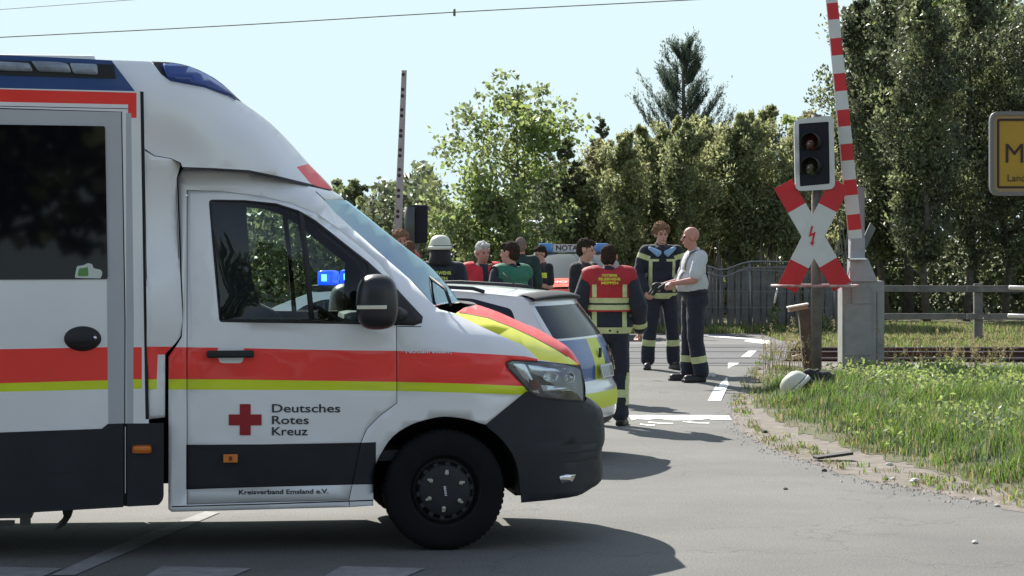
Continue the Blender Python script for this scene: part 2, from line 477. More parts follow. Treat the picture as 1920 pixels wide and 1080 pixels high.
# loose grit thrown onto the asphalt along the edge
rr = np.random.default_rng(5); mg = MB()
for k in range(700):
    i = rr.integers(0, len(DIRT_PX)-30); p = DIRT_PX[i]; q = DIRT_PX[i+1]; t = rr.random()
    px = p[0]*(1-t)+q[0]*t; py = p[1]*(1-t)+q[1]*t; s_ = abs(rr.normal())
    o_ = G(px, py); x = o_[0]-0.10*s_+0.06; y = o_[1]-0.16*s_+0.06; r0 = rr.uniform(0.004, 0.013); a0 = rr.random()*6
    z = float(zr(y))+0.004
    mg.add([(x+r0*math.cos(a0+j*1.57)*rr.uniform(.7, 1.3), y+r0*math.sin(a0+j*1.57)*rr.uniform(.7, 1.3), z) for j in range(4)]+[(x, y, z+r0*0.8)], [(0, 1, 4), (1, 2, 4), (2, 3, 4), (3, 0, 4)], int(rr.random() < 0.3))
tag(mg.build('grit', [mat('grit', (0.30, 0.27, 0.23), 0.9), mat('pale_grit', (0.42, 0.39, 0.35), 0.9)]), 'loose grit scattered along the edge of the asphalt', 'gravel', kind='stuff')

# markings
def marking(name, px, m, zoff=0.005, step=0.5):
    return ground_sheet(name, gx(px), m, zoff, step)
marking('road_marking', [(1327, 752), (1352, 752), (1386, 680), (1366, 680)], M_paint)
marking('road_marking', [(1389, 670), (1407, 670), (1419, 658), (1404, 658)], M_paint)
random.seed(4)
top = [(1177+i*11.2, 779.5+random.uniform(-0.6, 0.6)) for i in range(18)]
bot = [(1372-i*11.0, 788+random.choice([0, 0, 0.6, -1.6, 0.8])+random.uniform(-0.7, 0.7)) for i in range(18)]
marking('stop_line', top+bot, M_paint)
for k, (a, b) in enumerate([((1215, 792), (1262, 795)), ((1280, 791), (1330, 794)), ((1200, 796), (1228, 798))]):
    marking('road_marking', strip([a, ((a[0]+b[0])/2, (a[1]+b[1])/2+1), b], 2.2), M_paint)
marking('road_marking', smoothpoly([(1290, 625), (1345, 630), (1392, 634), (1445, 640), (1438, 646), (1395, 641)], 2)+[(1400, 637), (1340, 633), (1288, 627)], M_paint, 0.008)
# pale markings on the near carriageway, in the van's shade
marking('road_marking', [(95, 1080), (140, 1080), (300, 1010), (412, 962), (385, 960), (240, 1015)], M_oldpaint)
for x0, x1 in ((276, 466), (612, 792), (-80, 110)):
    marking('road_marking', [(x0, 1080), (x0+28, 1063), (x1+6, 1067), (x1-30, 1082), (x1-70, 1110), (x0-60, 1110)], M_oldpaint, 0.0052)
# loose bits on the shoulder
random.seed(8)
b = MB(); p = G(1563, 864)
b.box((0, 0, 0.035), (0.30, 0.16, 0.022), bev=0.004, M=Matrix.Rotation(R(-7), 4, 'Y') @ Matrix.Rotation(R(8), 4, 'Z'))
tag(b.build('board', mat('dark_board', (0.03, 0.028, 0.025), 0.8), loc=(p[0], p[1], p[2]+0.01)), 'flat black piece of board lying on the sandy road edge', 'debris')
for px, py, s in ((1668, 873, 0.028), (1715, 905, 0.035), (1674, 900, 0.02), (1830, 940, 0.024), (1434, 812, 0.03), (1828, 1019, 0.022), (1472, 918, 0.018), (1546, 884, 0.022), (1335, 706, 0.05), (1870, 950, 0.02)):
    bm = bmesh.new(); bmesh.ops.create_icosphere(bm, subdivisions=2, radius=s)
    for v in bm.verts: v.co *= 1+noise.noise(v.co*40+Vector((px, 0, 0)))*0.5; v.co.z *= 0.6
    bb = MB().bm(bm); p = G(px, py)
    dark = px in (1434, 1546, 1472)
    tag(bb.build('stone', mat('dark_stone', (0.05, 0.045, 0.04), 0.9) if dark else mat('pale_stone', (0.55, 0.53, 0.5), 0.9), loc=(p[0], p[1], p[2]+s*0.4)),
        {1668: 'white pebble by the grass edge beyond the black board', 1715: 'largest pale pebble on the sandy road edge', 1674: 'flat pale pebble between the two whiter ones on the road edge', 1830: 'small pale pebble at the verge foot below the yellow sign',
         1434: 'dark stone on the sand at the bend of the road edge', 1828: 'tiny pale chip lying alone on the near asphalt', 1472: 'tiny dark chip lying on the open asphalt', 1546: 'dark stone just below the black board',
         1335: 'crumpled pale litter on the road beside the bald man', 1870: 'pale pebble nearest the edge where sand meets asphalt'}[px], 'stone')
# =====================================================================
# AMBULANCE  (local axes: u forward, v away from the camera, z up)
# =====================================================================
M_white = mat('van_white', (0.76, 0.76, 0.76), 0.32, coat=0.4, var=0.035, vscale=1.3)
M_red = mat('signal_red', (0.88, 0.035, 0.028), 0.38, coat=0.35, var=0.06, vscale=2)
M_lime = mat('lime_stripe', (0.62, 0.72, 0.012), 0.4, coat=0.3, var=0.05)
M_yel = mat('signal_yellow', (0.80, 0.78, 0.02), 0.35, coat=0.4)
M_dark = mat('dark_grey_plastic', (0.021, 0.023, 0.028), 0.6, spec=0.3, var=0.12, vscale=4)
M_black = mat('black_rubber', (0.012, 0.012, 0.013), 0.6, var=0.15, vscale=9)
M_seam = mat('black_seam', (0.006, 0.006, 0.008), 0.7)
M_alu = mat('grey_aluminium', (0.43, 0.44, 0.455), 0.5, metal=0.0, var=0.03)
M_blue = mat('signal_blue', (0.02, 0.065, 0.22), 0.35, coat=0.3)
M_bluelens = mat('blue_lens', (0.008, 0.045, 0.22), 0.12, coat=0.25)
M_trim = mat('cab_trim', (0.03, 0.032, 0.035), 0.8)
M_blackglass = mat('black_glass', (0.004, 0.004, 0.006), 0.03, spec=0.3)
M_glass = glass('side_glass', (0.80, 0.90, 0.87), 1.45, base=0.0)
M_wind = glass('windscreen_glass', (0.26, 0.40, 0.47), 1.52, base=0.22, refl=(0.66, 0.86, 1))
M_chrome = mat('chrome', (0.75, 0.76, 0.78), 0.12, metal=1.0)
M_amber = mat('amber_lens', (0.62, 0.17, 0.015), 0.25, coat=0.6)
M_clear = glass('clear_lens', (0.75, 0.8, 0.85), 1.5, base=0.06)
M_crossred = mat('cross_red', (0.30, 0.006, 0.012), 0.4)
M_ink = mat('dark_lettering', (0.02, 0.02, 0.025), 0.5)
M_tyre = mat('tyre_rubber', (0.009, 0.009, 0.010), 0.9, spec=0.2, var=0.2, vscale=12)
M_rim = mat('dark_rim', (0.012, 0.0125, 0.014), 0.5, var=0.15, vscale=8)

TH = R(8.0)
d_w = 8648.0/593
OA = Vector(((834-960)/F*d_w, d_w, 0))
UA = Vector((math.cos(TH), math.sin(TH), 0)); VA = Vector((-math.sin(TH), math.cos(TH), 0))
amb = tag(empty('ambulance', OA, TH), 'white ambulance van with red and lime stripes and red cross, filling the near left', 'ambulance')
def PA(px, py, v):
    """picture point -> (u, v, z) on the plane at depth v of the ambulance"""
    a = (np.asarray(px, float)-960)/F
    Y = (v+VA.x*OA.x+VA.y*OA.y)/(VA.x*a+VA.y)
    u = UA.x*(a*Y-OA.x)+UA.y*(Y-OA.y)
    z = CH-(np.asarray(py, float)-HOR)/F*Y
    return np.stack([u, np.asarray(v)+0*u, z], -1)
AW = 2.0
def weld(name, objs, dist=2e-4):
    """join surfaces that share an edge into one mesh"""
    mats = []; bm = bmesh.new()
    for o in objs:
        n0 = len(bm.faces); bm.from_mesh(o.data); bm.faces.ensure_lookup_table(); mp = []
        for m_ in o.data.materials:
            if m_ not in mats: mats.append(m_)
            mp.append(mats.index(m_))
        for f in bm.faces[n0:]: f.material_index = mp[f.material_index]
    bmesh.ops.remove_doubles(bm, verts=bm.verts, dist=dist); bmesh.ops.recalc_face_normals(bm, faces=bm.faces)
    base = objs[0]; base.data.materials.clear()
    for m_ in mats: base.data.materials.append(m_)
    bm.to_mesh(base.data); bm.free()
    for o in objs[1:]: bpy.data.objects.remove(o)
    base.name = name; base.data.update(); return base
def skin(name, outer, vf, m, parent=amb, holes=(), regions=(), step=22.0, mirror=False, th=0.0, inner=None, dv=0.0, smooth=True, W=AW):
    P2, T, mi = cdt(outer, holes, regions, step)
    v = vf(P2[:, 0], P2[:, 1])+dv
    q = PA(P2[:, 0], P2[:, 1], v)
    V = q; T = T[:, ::1]
    # make normals face -v
    a, b_, c = q[T[:, 0]], q[T[:, 1]], q[T[:, 2]]
    n = np.cross(b_-a, c-a); flip = n[:, 1] > 0
    T = np.where(flip[:, None], T[:, ::-1], T)
    if mirror == 'mesh':
        q2 = q.copy(); q2[:, 1] = W-q2[:, 1]
        V = np.concatenate([q, q2]); T = np.concatenate([T, T[:, ::-1]+len(q)]); mi = np.concatenate([mi, mi])
    ms = list(m) if isinstance(m, (list, tuple)) else [m]
    slot = 0
    if inner: ms.append(inner); slot = 50
    o = mesh(name, V, T, ms, parent, mi, smooth)
    if th: solid(o, th, -1, slot)
    if mirror is True: mirror_of(o, name)
    return o
const = lambda c: (lambda x, y: np.full(len(np.atleast_1d(x)), float(c)))
def across(name, path, vf, m, parent=amb, n=12, bu=0.0, bz=0.0, W=AW, p=2.0, dv=0.0, seg=None, smooth=True, lift=0.0, sub=3, build=True):
    """surface from the near-side path over to its mirror image"""
    pp = smoothpoly(path, sub) if sub > 1 else path
    P_ = np.array(pp, float); v = vf(P_[:, 0], P_[:, 1])+dv
    q = PA(P_[:, 0], P_[:, 1], v)
    V = []; Fc = []; mi = []
    for i in range(len(q)):
        for k in range(n+1):
            t = k/n; s = 1-abs(2*t-1)**p
            V.append((q[i, 0]+bu*s, q[i, 1]*(1-t)+(W-q[i, 1])*t, q[i, 2]+bz*s+lift))
    for i in range(len(q)-1):
        for k in range(n):
            a = i*(n+1)+k
            Fc.append((a, a+1, a+n+2, a+n+1)); mi.append(0 if seg is None else seg(P_[i], k/n))
    o = mesh(name, V, Fc, m, parent, mi, smooth)
    return o

def mirror_of(o, name):
    c = o.copy(); c.data = o.data.copy(); COL.objects.link(c); c.name = name; c.parent = o.parent
    n = len(c.data.vertices); a = np.empty(n*3); c.data.vertices.foreach_get('co', a); a = a.reshape(-1, 3); a[:, 1] = AW-a[:, 1]
    c.data.vertices.foreach_set('co', a.ravel()); c.data.flip_normals(); c.data.update(); return c
cabC = RBF([
 (330, 940, .03), (500, 940, .03), (690, 940, .03), (330, 830, .0), (500, 830, -.01), (640, 830, .0), (350, 740, .012), (600, 740, .012), (350, 690, .0), (600, 690, 0), (745, 690, 0),
 (350, 600, .02), (600, 600, .02), (745, 600, .03), (350, 500, .06), (500, 480, .08), (620, 500, .07), (350, 400, .13), (500, 400, .14), (592, 405, .17),
 (345, 325, .2), (467, 330, .21), (540, 345, .24), (590, 370, .26), (607, 375, .28), (650, 430, .23), (700, 480, .19), (760, 540, .14), (814, 572, .14), (780, 610, .04),
 (645, 375, .7), (707, 424, .62), (755, 462, .6), (802, 498, .6), (844, 545, .6), (858, 566, .6),
 (893, 571, .65), (937, 586, .6), (1002, 614, .55), (1046, 638, .5), (1088, 684, .42),
 (854, 589, .22), (915, 597, .27), (959, 614, .26), (1002, 634, .25), (1046, 658, .24),
 (893, 608, .10), (937, 628, .08), (981, 647, .07), (1009, 673, .07),
 (850, 650, .01), (900, 700, .0), (950, 670, .03), (980, 735, .04), (860, 755, .0), (700, 800, -.01), (760, 760, -.005), (911, 790, -.005),
 (960, 690, .05), (1008, 744, .1), (1050, 700, .17), (1089, 692, .3), (1095, 752, .33), (1070, 720, .2),
 (930, 800, 0), (960, 850, 0), (977, 938, .03), (1025, 756, .1), (1087, 760, .25), (1121, 774, .40), (1127, 831, .43), (1124, 904, .43), (1082, 930, .2), (1040, 830, .09), (1040, 900, .1), (1090, 840, .22), (1090, 900, .24), (622, 359, .5)], lam=5)
boxV = -0.06

# --- cab side: one pressed panel per side with the door cut out
ARCH = smoothpoly([(700, 940), (701, 885), (715, 849), (737, 818), (771, 796), (807, 785), (834, 781), (871, 785), (898, 793), (926, 810), (948, 832), (965, 860), (973, 893), (977, 942)], 3)
DOOR = [(350, 355.6), (414, 358), (488, 367), (547, 381), (592, 398.5), (636, 430), (681, 465), (713, 493), (731, 516), (737, 533), (744, 611), (745, 756), (714, 779), (688, 805), (677, 831), (664, 895), (655, 938), (500, 942), (350, 946)]
SIDE = [(344, 318), (400, 320), (467, 324), (533, 338), (578, 349), (622, 359), (645, 375), (607, 375), (630, 400), (666, 433), (725, 486), (779, 533), (814, 572), (824, 580), (854, 588)]
REDTOP = [(341, 651), (420, 652), (600, 656), (744, 658), (849, 660), (937, 665), (985, 668), (1008, 673)]
REDBOT = [(341, 711), (420, 711.5), (600, 714), (744, 716), (860, 719), (985, 724)]
LIMBOT = [(312, 730.5), (420, 731), (600, 731.5), (744, 733), (860, 736), (1000, 741)]
red_reg = [(300, 651)]+REDTOP+[(1010, 700), (985, 724)]+REDBOT[::-1][1:]+[(300, 711)]
lime_reg = [(300, 711)]+REDBOT+[(1010, 725), (1010, 741)]+LIMBOT[::-1]+[(300, 730)]
darkband = [(349, 834), (500, 833), (677, 830), (705, 829), (705, 908), (652, 909), (349, 917)]
YEL = [(848, 584), (854, 589), (893, 608), (937, 628), (981, 648), (998, 662.5), (1009, 674), (1040, 679), (1068, 683), (1089, 688), (1081, 680), (1064, 668), (1046, 656), (1002, 632), (959, 612), (915, 595), (880, 588), (862, 586)]
REDHOOD = [(826, 578), (845, 572), (893, 570), (906, 572), (937, 583), (981, 603), (1002.5, 611), (1046, 635), (1068, 651), (1083, 669), (1095, 686)]+YEL[9:][::1]
WSTOP = smoothpoly([(645, 375), (676, 399), (707, 424), (755, 462), (802, 498), (830, 528), (844, 545), (858, 566)], 3)
HOOD = smoothpoly([(893, 571), (906, 575), (937, 586), (981, 606), (1002.5, 614), (1046, 638), (1068, 654), (1081, 671), (1088, 684)], 3)
BFR = smoothpoly([(1095, 753), (1108, 760), (1121, 774), (1126, 800), (1127, 831), (1122, 852), (1124, 885), (1122, 906), (1108, 916), (1082, 930), (1030, 938)], 3)
ROOFL = [(344, 318), (400, 320), (467, 324), (533, 338), (578, 349), (622, 359), (645, 375)]
cab_outer = [(341, 318)]+SIDE+[(870, 577)]+HOOD+[
   (1068, 683.5), (1008, 678), (961, 676), (949, 680), (953, 692), (992, 734), (986, 734), (911, 796)]+[p for p in ARCH[::-1] if p[0] < 905 and p[1] < 936]+[(700, 948), (655, 951), (500, 955), (322, 960), (316, 955), (316, 668), (331, 648), (341, 632), (345, 600), (341, 524), (334, 333)]
seamD = strip(DOOR+[DOOR[0], DOOR[1]], 3.0)
fend_seam = strip([(745, 612), (790, 612.5)], 1.6)
sill = strip([(322, 950), (500, 945), (700, 938)], 2.4)
pillar_seam = strip([(592, 359), (636, 400), (696, 453), (755, 508), (812, 569)], 1.6)
cowl = [(814, 574), (832, 569), (860, 565), (880, 567), (895, 570), (880, 577), (850, 575), (824, 579)]
cab_mats = [M_white, M_red, M_lime, M_yel, M_dark, M_seam, M_black]
cab_regs = [(red_reg, 1), (lime_reg, 2), (REDHOOD, 1), (YEL, 3), ([(600, 910), (1, 1), (1, 1)], 0)][:4]+[
   (darkband, 4), (strip([(349, 917), (500, 912), (705, 907)], 1.6), 5), (fend_seam, 5), (sill, 5), (pillar_seam, 5), (cowl, 6), (strip([(653, 909), (655, 948)], 1.5), 5), (strip([(862, 586.5), (880, 589), (915, 596), (959, 613), (1002, 633), (1046, 657), (1064, 669)], 1.6), 5)]
body_door_hole = DOOR
cab = skin('cab_body', cab_outer, cabC, cab_mats, holes=[body_door_hole], regions=cab_regs, step=20, mirror='mesh')
# dark jamb just behind the door gap
skin('door_jamb', [(x+(4 if x < 500 else -0)*0, y) for x, y in strip(DOOR+[DOOR[0], DOOR[1]], 26)], cabC, M_seam, step=60, mirror=True, dv=0.022)

WIN = roundpoly([(391, 374), (459, 375), (518, 381), (559, 394), (592, 413), (624.5, 438.6), (654, 462), (690, 490), (731, 527), (793, 594), (790, 606), (776, 611), (640, 607.5), (411, 604)], [8, 0, 0, 0, 0, 0, 0, 0, 0, 3, 3, 3, 0, 6], 3)
def inset(poly, k):
    P_ = [Vector(p) for p in poly]; out = []
    n = len(P_); area = sum(P_[i].x*P_[(i+1) % n].y-P_[(i+1) % n].x*P_[i].y for i in range(n))
    sgn = 1 if area > 0 else -1
    for i in range(n):
        d1 = (P_[i]-P_[i-1]); d2 = (P_[(i+1) % n]-P_[i])
        if d1.length < 1e-6 or d2.length < 1e-6: continue
        d1.normalize(); d2.normalize()
        nn = Vector((-d1.y-d2.y, d1.x+d2.x))*sgn
        if nn.length < 1e-6: continue
        nn.normalize(); c = max(0.5, nn.dot(Vector((-d1.y, d1.x))*sgn))
        out.append(tuple(P_[i]+nn*k/c))
    return out
DOORI = inset(DOOR, 1.3)
WINPANE = [(395, 377), (459, 378), (518, 384), (558, 396.5), (590, 416), (622, 441), (652, 465), (690, 495), (690, 602), (640, 603), (413, 600)]
handle_cup = roundpoly([(411, 645), (455, 645), (459, 660), (455, 681), (411, 681), (407, 660)], 8, 3)
door_regs = [(red_reg, 1), (lime_reg, 2), (darkband, 4), (strip([(349, 917), (500, 912), (705, 907)], 1.6), 5), (WIN, 6), (handle_cup, 0)]
def dbl(nm, **k): pass
skin('cab_door', DOORI, cabC, cab_mats, holes=[WINPANE], regions=door_regs, step=20, th=0.02, inner=M_trim)
cdoor = [o for o in amb.children if o.name.startswith('cab_door')][0]
fdoor = mirror_of(cdoor, 'cab_door')
pane = skin('window', WINPANE, cabC, M_glass, step=40, dv=0.008, parent=cdoor)
fp = mirror_of(pane, 'window'); fp.parent = fdoor
skin('window_bar', [(557, 395), (568, 398), (578, 470), (590, 603), (580, 603), (569, 480)], cabC, M_black, step=30, dv=0.002, th=0.03, parent=cdoor)
skin('window_bar', [(557, 395), (568, 398), (578, 470), (590, 603), (580, 603), (569, 480)], cabC, M_black, step=30, dv=0.002, th=0.03, parent=fdoor, mirror=True) if 0 else None
fb = mirror_of([o for o in cdoor.children if o.name.startswith('window_bar')][0], 'window_bar'); fb.parent = fdoor
skin('mirror_mount', [(690, 491), (731, 527), (793, 594), (791, 605), (776, 610), (690, 609)], cabC, M_black, step=30, dv=-0.006, th=0.02, parent=cdoor)
# door handle
h = MB()
q = PA(432, 664, -0.02)
h.box((q[0], -0.018, q[2]), (0.27, 0.028, 0.042), bev=0.012, smooth=True)
h.build('handle', M_black, cdoor)

# windscreen
WS = [(607, 375)]+WSTOP+[(832, 570), (816, 573), (779, 533), (725, 486), (666, 433), (630, 400)]
ws = skin('windscreen', WS, cabC, M_wind, step=20, mirror='mesh')
wsc = across('windscreen_centre', WSTOP, cabC, M_wind, bu=0.04, n=10, sub=1)
ws = weld('windscreen', [ws, wsc])
wsp = across('wiper_cowl', [(858, 566), (872, 569), (893, 571)], cabC, M_black, bu=0.02, n=10, bz=0.005)
bon = across('bonnet', HOOD, cabC, [M_red], bu=0.012, bz=-0.006, n=12, sub=1)
wb = MB(); a_ = PA(845, 571, .22); b_ = PA(806, 520, .5)
wb.tube([a_, (a_+b_)/2+np.array([0.03, 0, 0.012]), b_], 0.011, 6); wb.build('wiper', M_black, amb)
# roof of the cab under the fairing and the fairing
cabroof = across('cab_roof', ROOFL, cabC, M_white, bz=0.03, n=10, sub=1)
cab = weld('cab_body', [cab, cabroof, bon]); solid(cab, 0.012, -1, 50); cab.data.materials.append(M_trim)
fairC = RBF([(269, 172, -.045), (269, 200, -.05), (269, 282, -.02), (222, 113, .05), (222, 160, -.04), (284, 115, .12), (340, 125, .17), (387, 138, .25), (453, 191, .4), (507, 231, .46), (560, 290, .52), (600, 330, .53), (620, 351, .54),
  (300, 150, .02), (382, 162, .13), (427, 180, .25), (400, 250, .04), (476, 250, .17), (350, 296, .05), (467, 320, .12), (533, 335, .19), (578, 345, .3), (530, 300, .26), (340, 220, -.01), (289, 290, .0), (320, 297, .03)], lam=3)
FTOP = [(284, 115), (310, 116), (329, 118), (355, 124), (387, 138), (418, 158), (453, 191), (476, 207), (507, 231), (542, 267), (578, 307), (600, 329), (622, 353)]
FTOP = smoothpoly([(200, 113), (222, 113), (250, 114)]+FTOP, 2)
FAIR = FTOP+[(622, 358), (578, 349), (533, 338), (467, 324), (400, 318), (343, 316), (340, 307), (320, 298), (289, 293), (262, 281), (258, 172), (240, 171), (196, 113)]
LENSB = [(284, 115), (302, 139), (318, 151), (382, 162), (427, 180), (453, 191)]
LENS = [(306, 119), (329, 119), (355, 125), (387, 139), (418, 159), (446, 185), (427, 176), (382, 159), (322, 147), (314, 139)]
fredge = strip([(343, 316), (400, 318), (467, 322), (533, 336), (578, 347), (622, 357)], 6)
fair = skin('roof_fairing', FAIR, fairC, [M_white, M_black, M_red], step=16, mirror='mesh',
     regions=[([p for p in FTOP if 284 <= p[0] <= 453]+LENSB[::-1], 1), (fredge, 1), ([(556, 313), (578, 307), (600, 329), (624, 356), (600, 351), (582, 344)], 2), (strip([(271, 280), (289, 293), (320, 298), (338, 306), (343, 318)], 3), 1)])
def fseg(p, t): return 0
fcr = across('fairing_crown', FTOP, fairC, [M_white], bu=0.03, bz=0.015, n=12, sub=1)
fair = weld('roof_fairing', [fair, fcr])
skin('blue_light', LENS, fairC, M_bluelens, step=14, dv=-0.035, th=0.03)
mirror_of([o for o in amb.children if o.name.startswith('blue_light')][0], 'blue_light')

# transition panel between cab and box
tr = RBF([(269, 285, boxV+.02), (275, 500, boxV+.02), (278, 780, boxV+.02), (300, 293, -.045), (310, 520, -.04), (300, 780, -.02), (340, 310, .10), (334, 333, .10), (341, 524, .06), (344, 600, .03), (311, 664, .0), (331, 644, .02), (311, 785, .03)])
TP = [(269, 281), (289, 293), (320, 298), (340, 307), (334, 333), (341, 524), (345, 600), (341, 631), (331, 645), (312, 664), (312, 782), (279, 786)]
skin('corner_panel', TP, tr, [M_white, M_red, M_lime, M_seam], step=14, mirror=True, th=0.01,
     regions=[([(270, 650), (345, 650), (345, 665), (296, 665), (294, 711), (270, 711)], 1), ([(270, 711), (294, 711), (294, 730), (270, 730)], 2),
              (strip([(341, 307), (334, 333), (341, 524), (345, 600), (341, 631), (331, 645), (312, 664), (312, 790)], 5.0), 3)])
# dark recess behind the gap
skin('gap_liner', [(268, 284), (340, 310), (350, 330), (350, 640), (322, 660), (322, 880), (268, 880)], const(0.27), M_seam, step=60, mirror=True)

# --- patient box
bx = PA(np.array([268.0, 268.0]), np.array([115.0, 950.0]), boxV)
uB = float(bx[0, 0]); zT = float(PA(209, 114, boxV)[2]); uR = uB-4.15
BX = [(-900, 60), (209, 113), (253, 171), (268, 172), (279, 786), (279, 800), (232, 795), (202, 795), (191, 804), (0, 811), (-900, 860)]
boxmats = [M_white, M_red, M_lime, M_alu, M_blue, M_seam, M_black]
redL = [(-900, 128), (0, 167), (256, 174), (256, 221), (240, 221), (240, 196), (0, 191), (-900, 158)]
doorF = [(-330, 190), (0, 205), (227, 211), (233, 600), (232, 950), (-330, 960)]
colR = [(202, 214), (229, 215), (235, 600), (235, 795), (205, 795), (203, 600)]
sideB = [(-900, 60), (215, 118), (209, 113), (209, 112), (268, 172), (279, 786), (279, 800), (232, 795), (202, 795), (191, 804), (0, 811), (-900, 862)]
skin('box_side', smooth=False, outer=[(-900, 58), (209, 113), (253, 171), (270, 172), (279, 786), (279, 797), (232, 794), (202, 795), (191, 804), (0, 811), (-900, 862)], vf=const(boxV), m=boxmats, step=70, mirror=True, th=0.04, inner=M_trim, W=2.0,
     regions=[([(-900, 58), (209, 113), (253, 171), (0, 165), (-900, 126)], 4), (redL, 1),
              ([(-330, 190), (0, 205), (229, 211), (236, 795), (203, 795), (197, 238), (0, 234), (-330, 224)], 3),
              ([(236, 212), (246, 212), (251, 600), (250, 800), (237, 800)], 3),
              (strip([(-330, 188), (0, 203.5), (228, 210), (234.5, 600), (234, 800)], 2.4), 5), (strip([(0, 199), (240, 204)], 1.5), 5),
              ([(-900, 672), (0, 654.7), (202, 651), (202, 713), (0, 718.7), (-900, 742)], 1), ([(-900, 742), (0, 718.7), (202, 713), (202, 730), (0, 734.7), (-900, 760)], 2),
              ([(250, 651), (266, 651), (266, 711), (250, 711)], 1), ([(250, 711), (266, 711), (266, 729), (250, 729)], 2),
              (strip([(262, 172), (266, 172), (270, 400), (273, 600), (276, 786)], 6.5), 5)])
# roof, front wall, rear wall, floor of the box
def boxshell(name, parts, m):
    b = MB()
    for c, s in parts: b.box(c, s)
    return b.build(name, m, amb)
W0, W1 = boxV, 2.0-boxV
zR = float(PA(0, 103, boxV)[2])
b = MB(); b.box(((uB+uR)/2-0.12, 1.0, zR-0.02), (uB-uR-0.3, W1-W0-0.02, 0.05), bev=0.02); b.build('box_roof', M_white, amb)
b = MB(); b.box((uR+0.03, 1.0, 1.65), (0.04, W1-W0-0.1, 2.3)); b.build('box_rear_wall', M_white, amb)
b = MB(); b.box((uB-0.06, 1.0, 2.1), (0.03, W1-W0-0.5, 1.0)); b.box((uB-0.06, 1.0, 0.95), (0.03, W1-W0-0.12, 1.3)); b.build('box_bulkhead', M_trim, amb)
b = MB(); b.box(((uB+uR)/2, 1.0, 0.62), (uB-uR-0.1, W1-W0-0.2, 0.10)); b.build('box_floor', M_black, amb)
# skirts
SK = [(-900, 862), (0, 811), (191, 804), (202, 795), (231, 794), (231, 951), (0, 964.5), (-900, 1016)]
skin('box_skirt', SK, const(boxV-0.008), [M_dark, M_seam], smooth=False, step=60, mirror=True, th=0.03, regions=[(strip([(-900, 925), (0, 891), (180, 884), (185, 812)], 1.2), 1)])
SK2 = roundpoly([(238.5, 794), (307, 794), (307, 935), (298, 947), (238.5, 950)], [0, 0, 8, 4, 0], 3)
sk = skin('box_skirt', SK2, const(boxV-0.004), M_dark, smooth=False, step=50, mirror=True, th=0.05)
skin('door_rubber', strip([(235, 796), (235, 949)], 14), const(boxV+0.012), M_seam, step=60)
skin('edge_strip', strip([(235, 800), (235, 925)], 1.6), const(boxV-0.012), M_alu, step=60)
# box door window, sticker, handle
bw = skin('side_window', roundpoly([(-260, 226), (0, 233.5), (197, 236.5), (202, 523.5), (0, 524.5), (-260, 526)], 4, 2), const(boxV-0.006), M_blackglass, step=80, th=0.004, smooth=False)
st = skin('sticker', roundpoly([(140, 521), (144, 499), (158, 497), (164, 493), (173, 495), (175, 503), (190, 506), (192, 512), (189, 522)], 3, 2), const(boxV-0.0085), [mat('pale_sticker', (0.55, 0.6, 0.56), 0.5), mat('green_sticker', (0.10, 0.26, 0.07), 0.5)], step=50, parent=bw,
     regions=[(roundpoly([(145, 518), (148, 503), (160, 502), (165, 500), (166, 518)], 3, 2), 1)])
q = PA(155, 635, boxV)
hb = MB()
Mh = Matrix.Translation((q[0], boxV, q[2]))
hb.lathe([(0.001, -0.035), (0.06, -0.033), (0.09, -0.02), (0.105, 0.0)], 28, 0, Mh @ Matrix.Diagonal((1.0, 1, 0.68, 1)))
hb.box((q[0]-0.01, boxV-0.04, q[2]), (0.13, 0.02, 0.035), bev=0.01)
ho = hb.build('handle', M_black, amb)
hk = MB(); q = PA(178, 633, boxV); hk.lathe([(0.001, -0.042), (0.010, -0.04), (0.012, -0.02)], 14, 0, Matrix.Translation((q[0], boxV, q[2]))); hk.build('keyhole', M_chrome, ho)
# roof edge lamp strip
skin('lamp_strip', smooth=False, outer=[(-900, 75), (0, 113), (213, 121), (217, 147), (0, 140), (-900, 105)], vf=const(boxV-0.01), m=M_black, step=60, th=0.02)
M_lampglass = mat('work_lamp_glass', (0.22, 0.25, 0.30), 0.15, coat=0.5, var=0.3, vscale=9)
for pl in ([(-60, 112), (55, 118), (62, 134), (-60, 130)], [(58, 114), (112, 116), (128, 120), (134, 136), (72, 134)], [(130, 118), (182, 120), (184, 140), (138, 138)]):
    skin('work_lamp', roundpoly(pl, 4, 2), const(boxV-0.02), M_lampglass, step=30, th=0.012)
# marker lamps
q = PA(266, 841.5, boxV)
bm_ = MB(); bm_.box((q[0], boxV-0.014, q[2]), (0.112, 0.014, 0.045), bev=0.018, smooth=True); bm_.build('marker_lamp', M_amber, amb)
q = PA(432, 859, 0)
bm_ = MB(); bm_.box((q[0], -0.012, q[2]), (0.082, 0.016, 0.048), bev=0.004); ml = bm_.build('marker_lamp', M_amber, amb)
bm_ = MB(); bm_.box((q[0], -0.0215, q[2]), (0.018, 0.004, 0.024)); bm_.build('lamp_bulb', mat('dark_amber', (0.15, 0.03, 0.005), 0.5), ml)

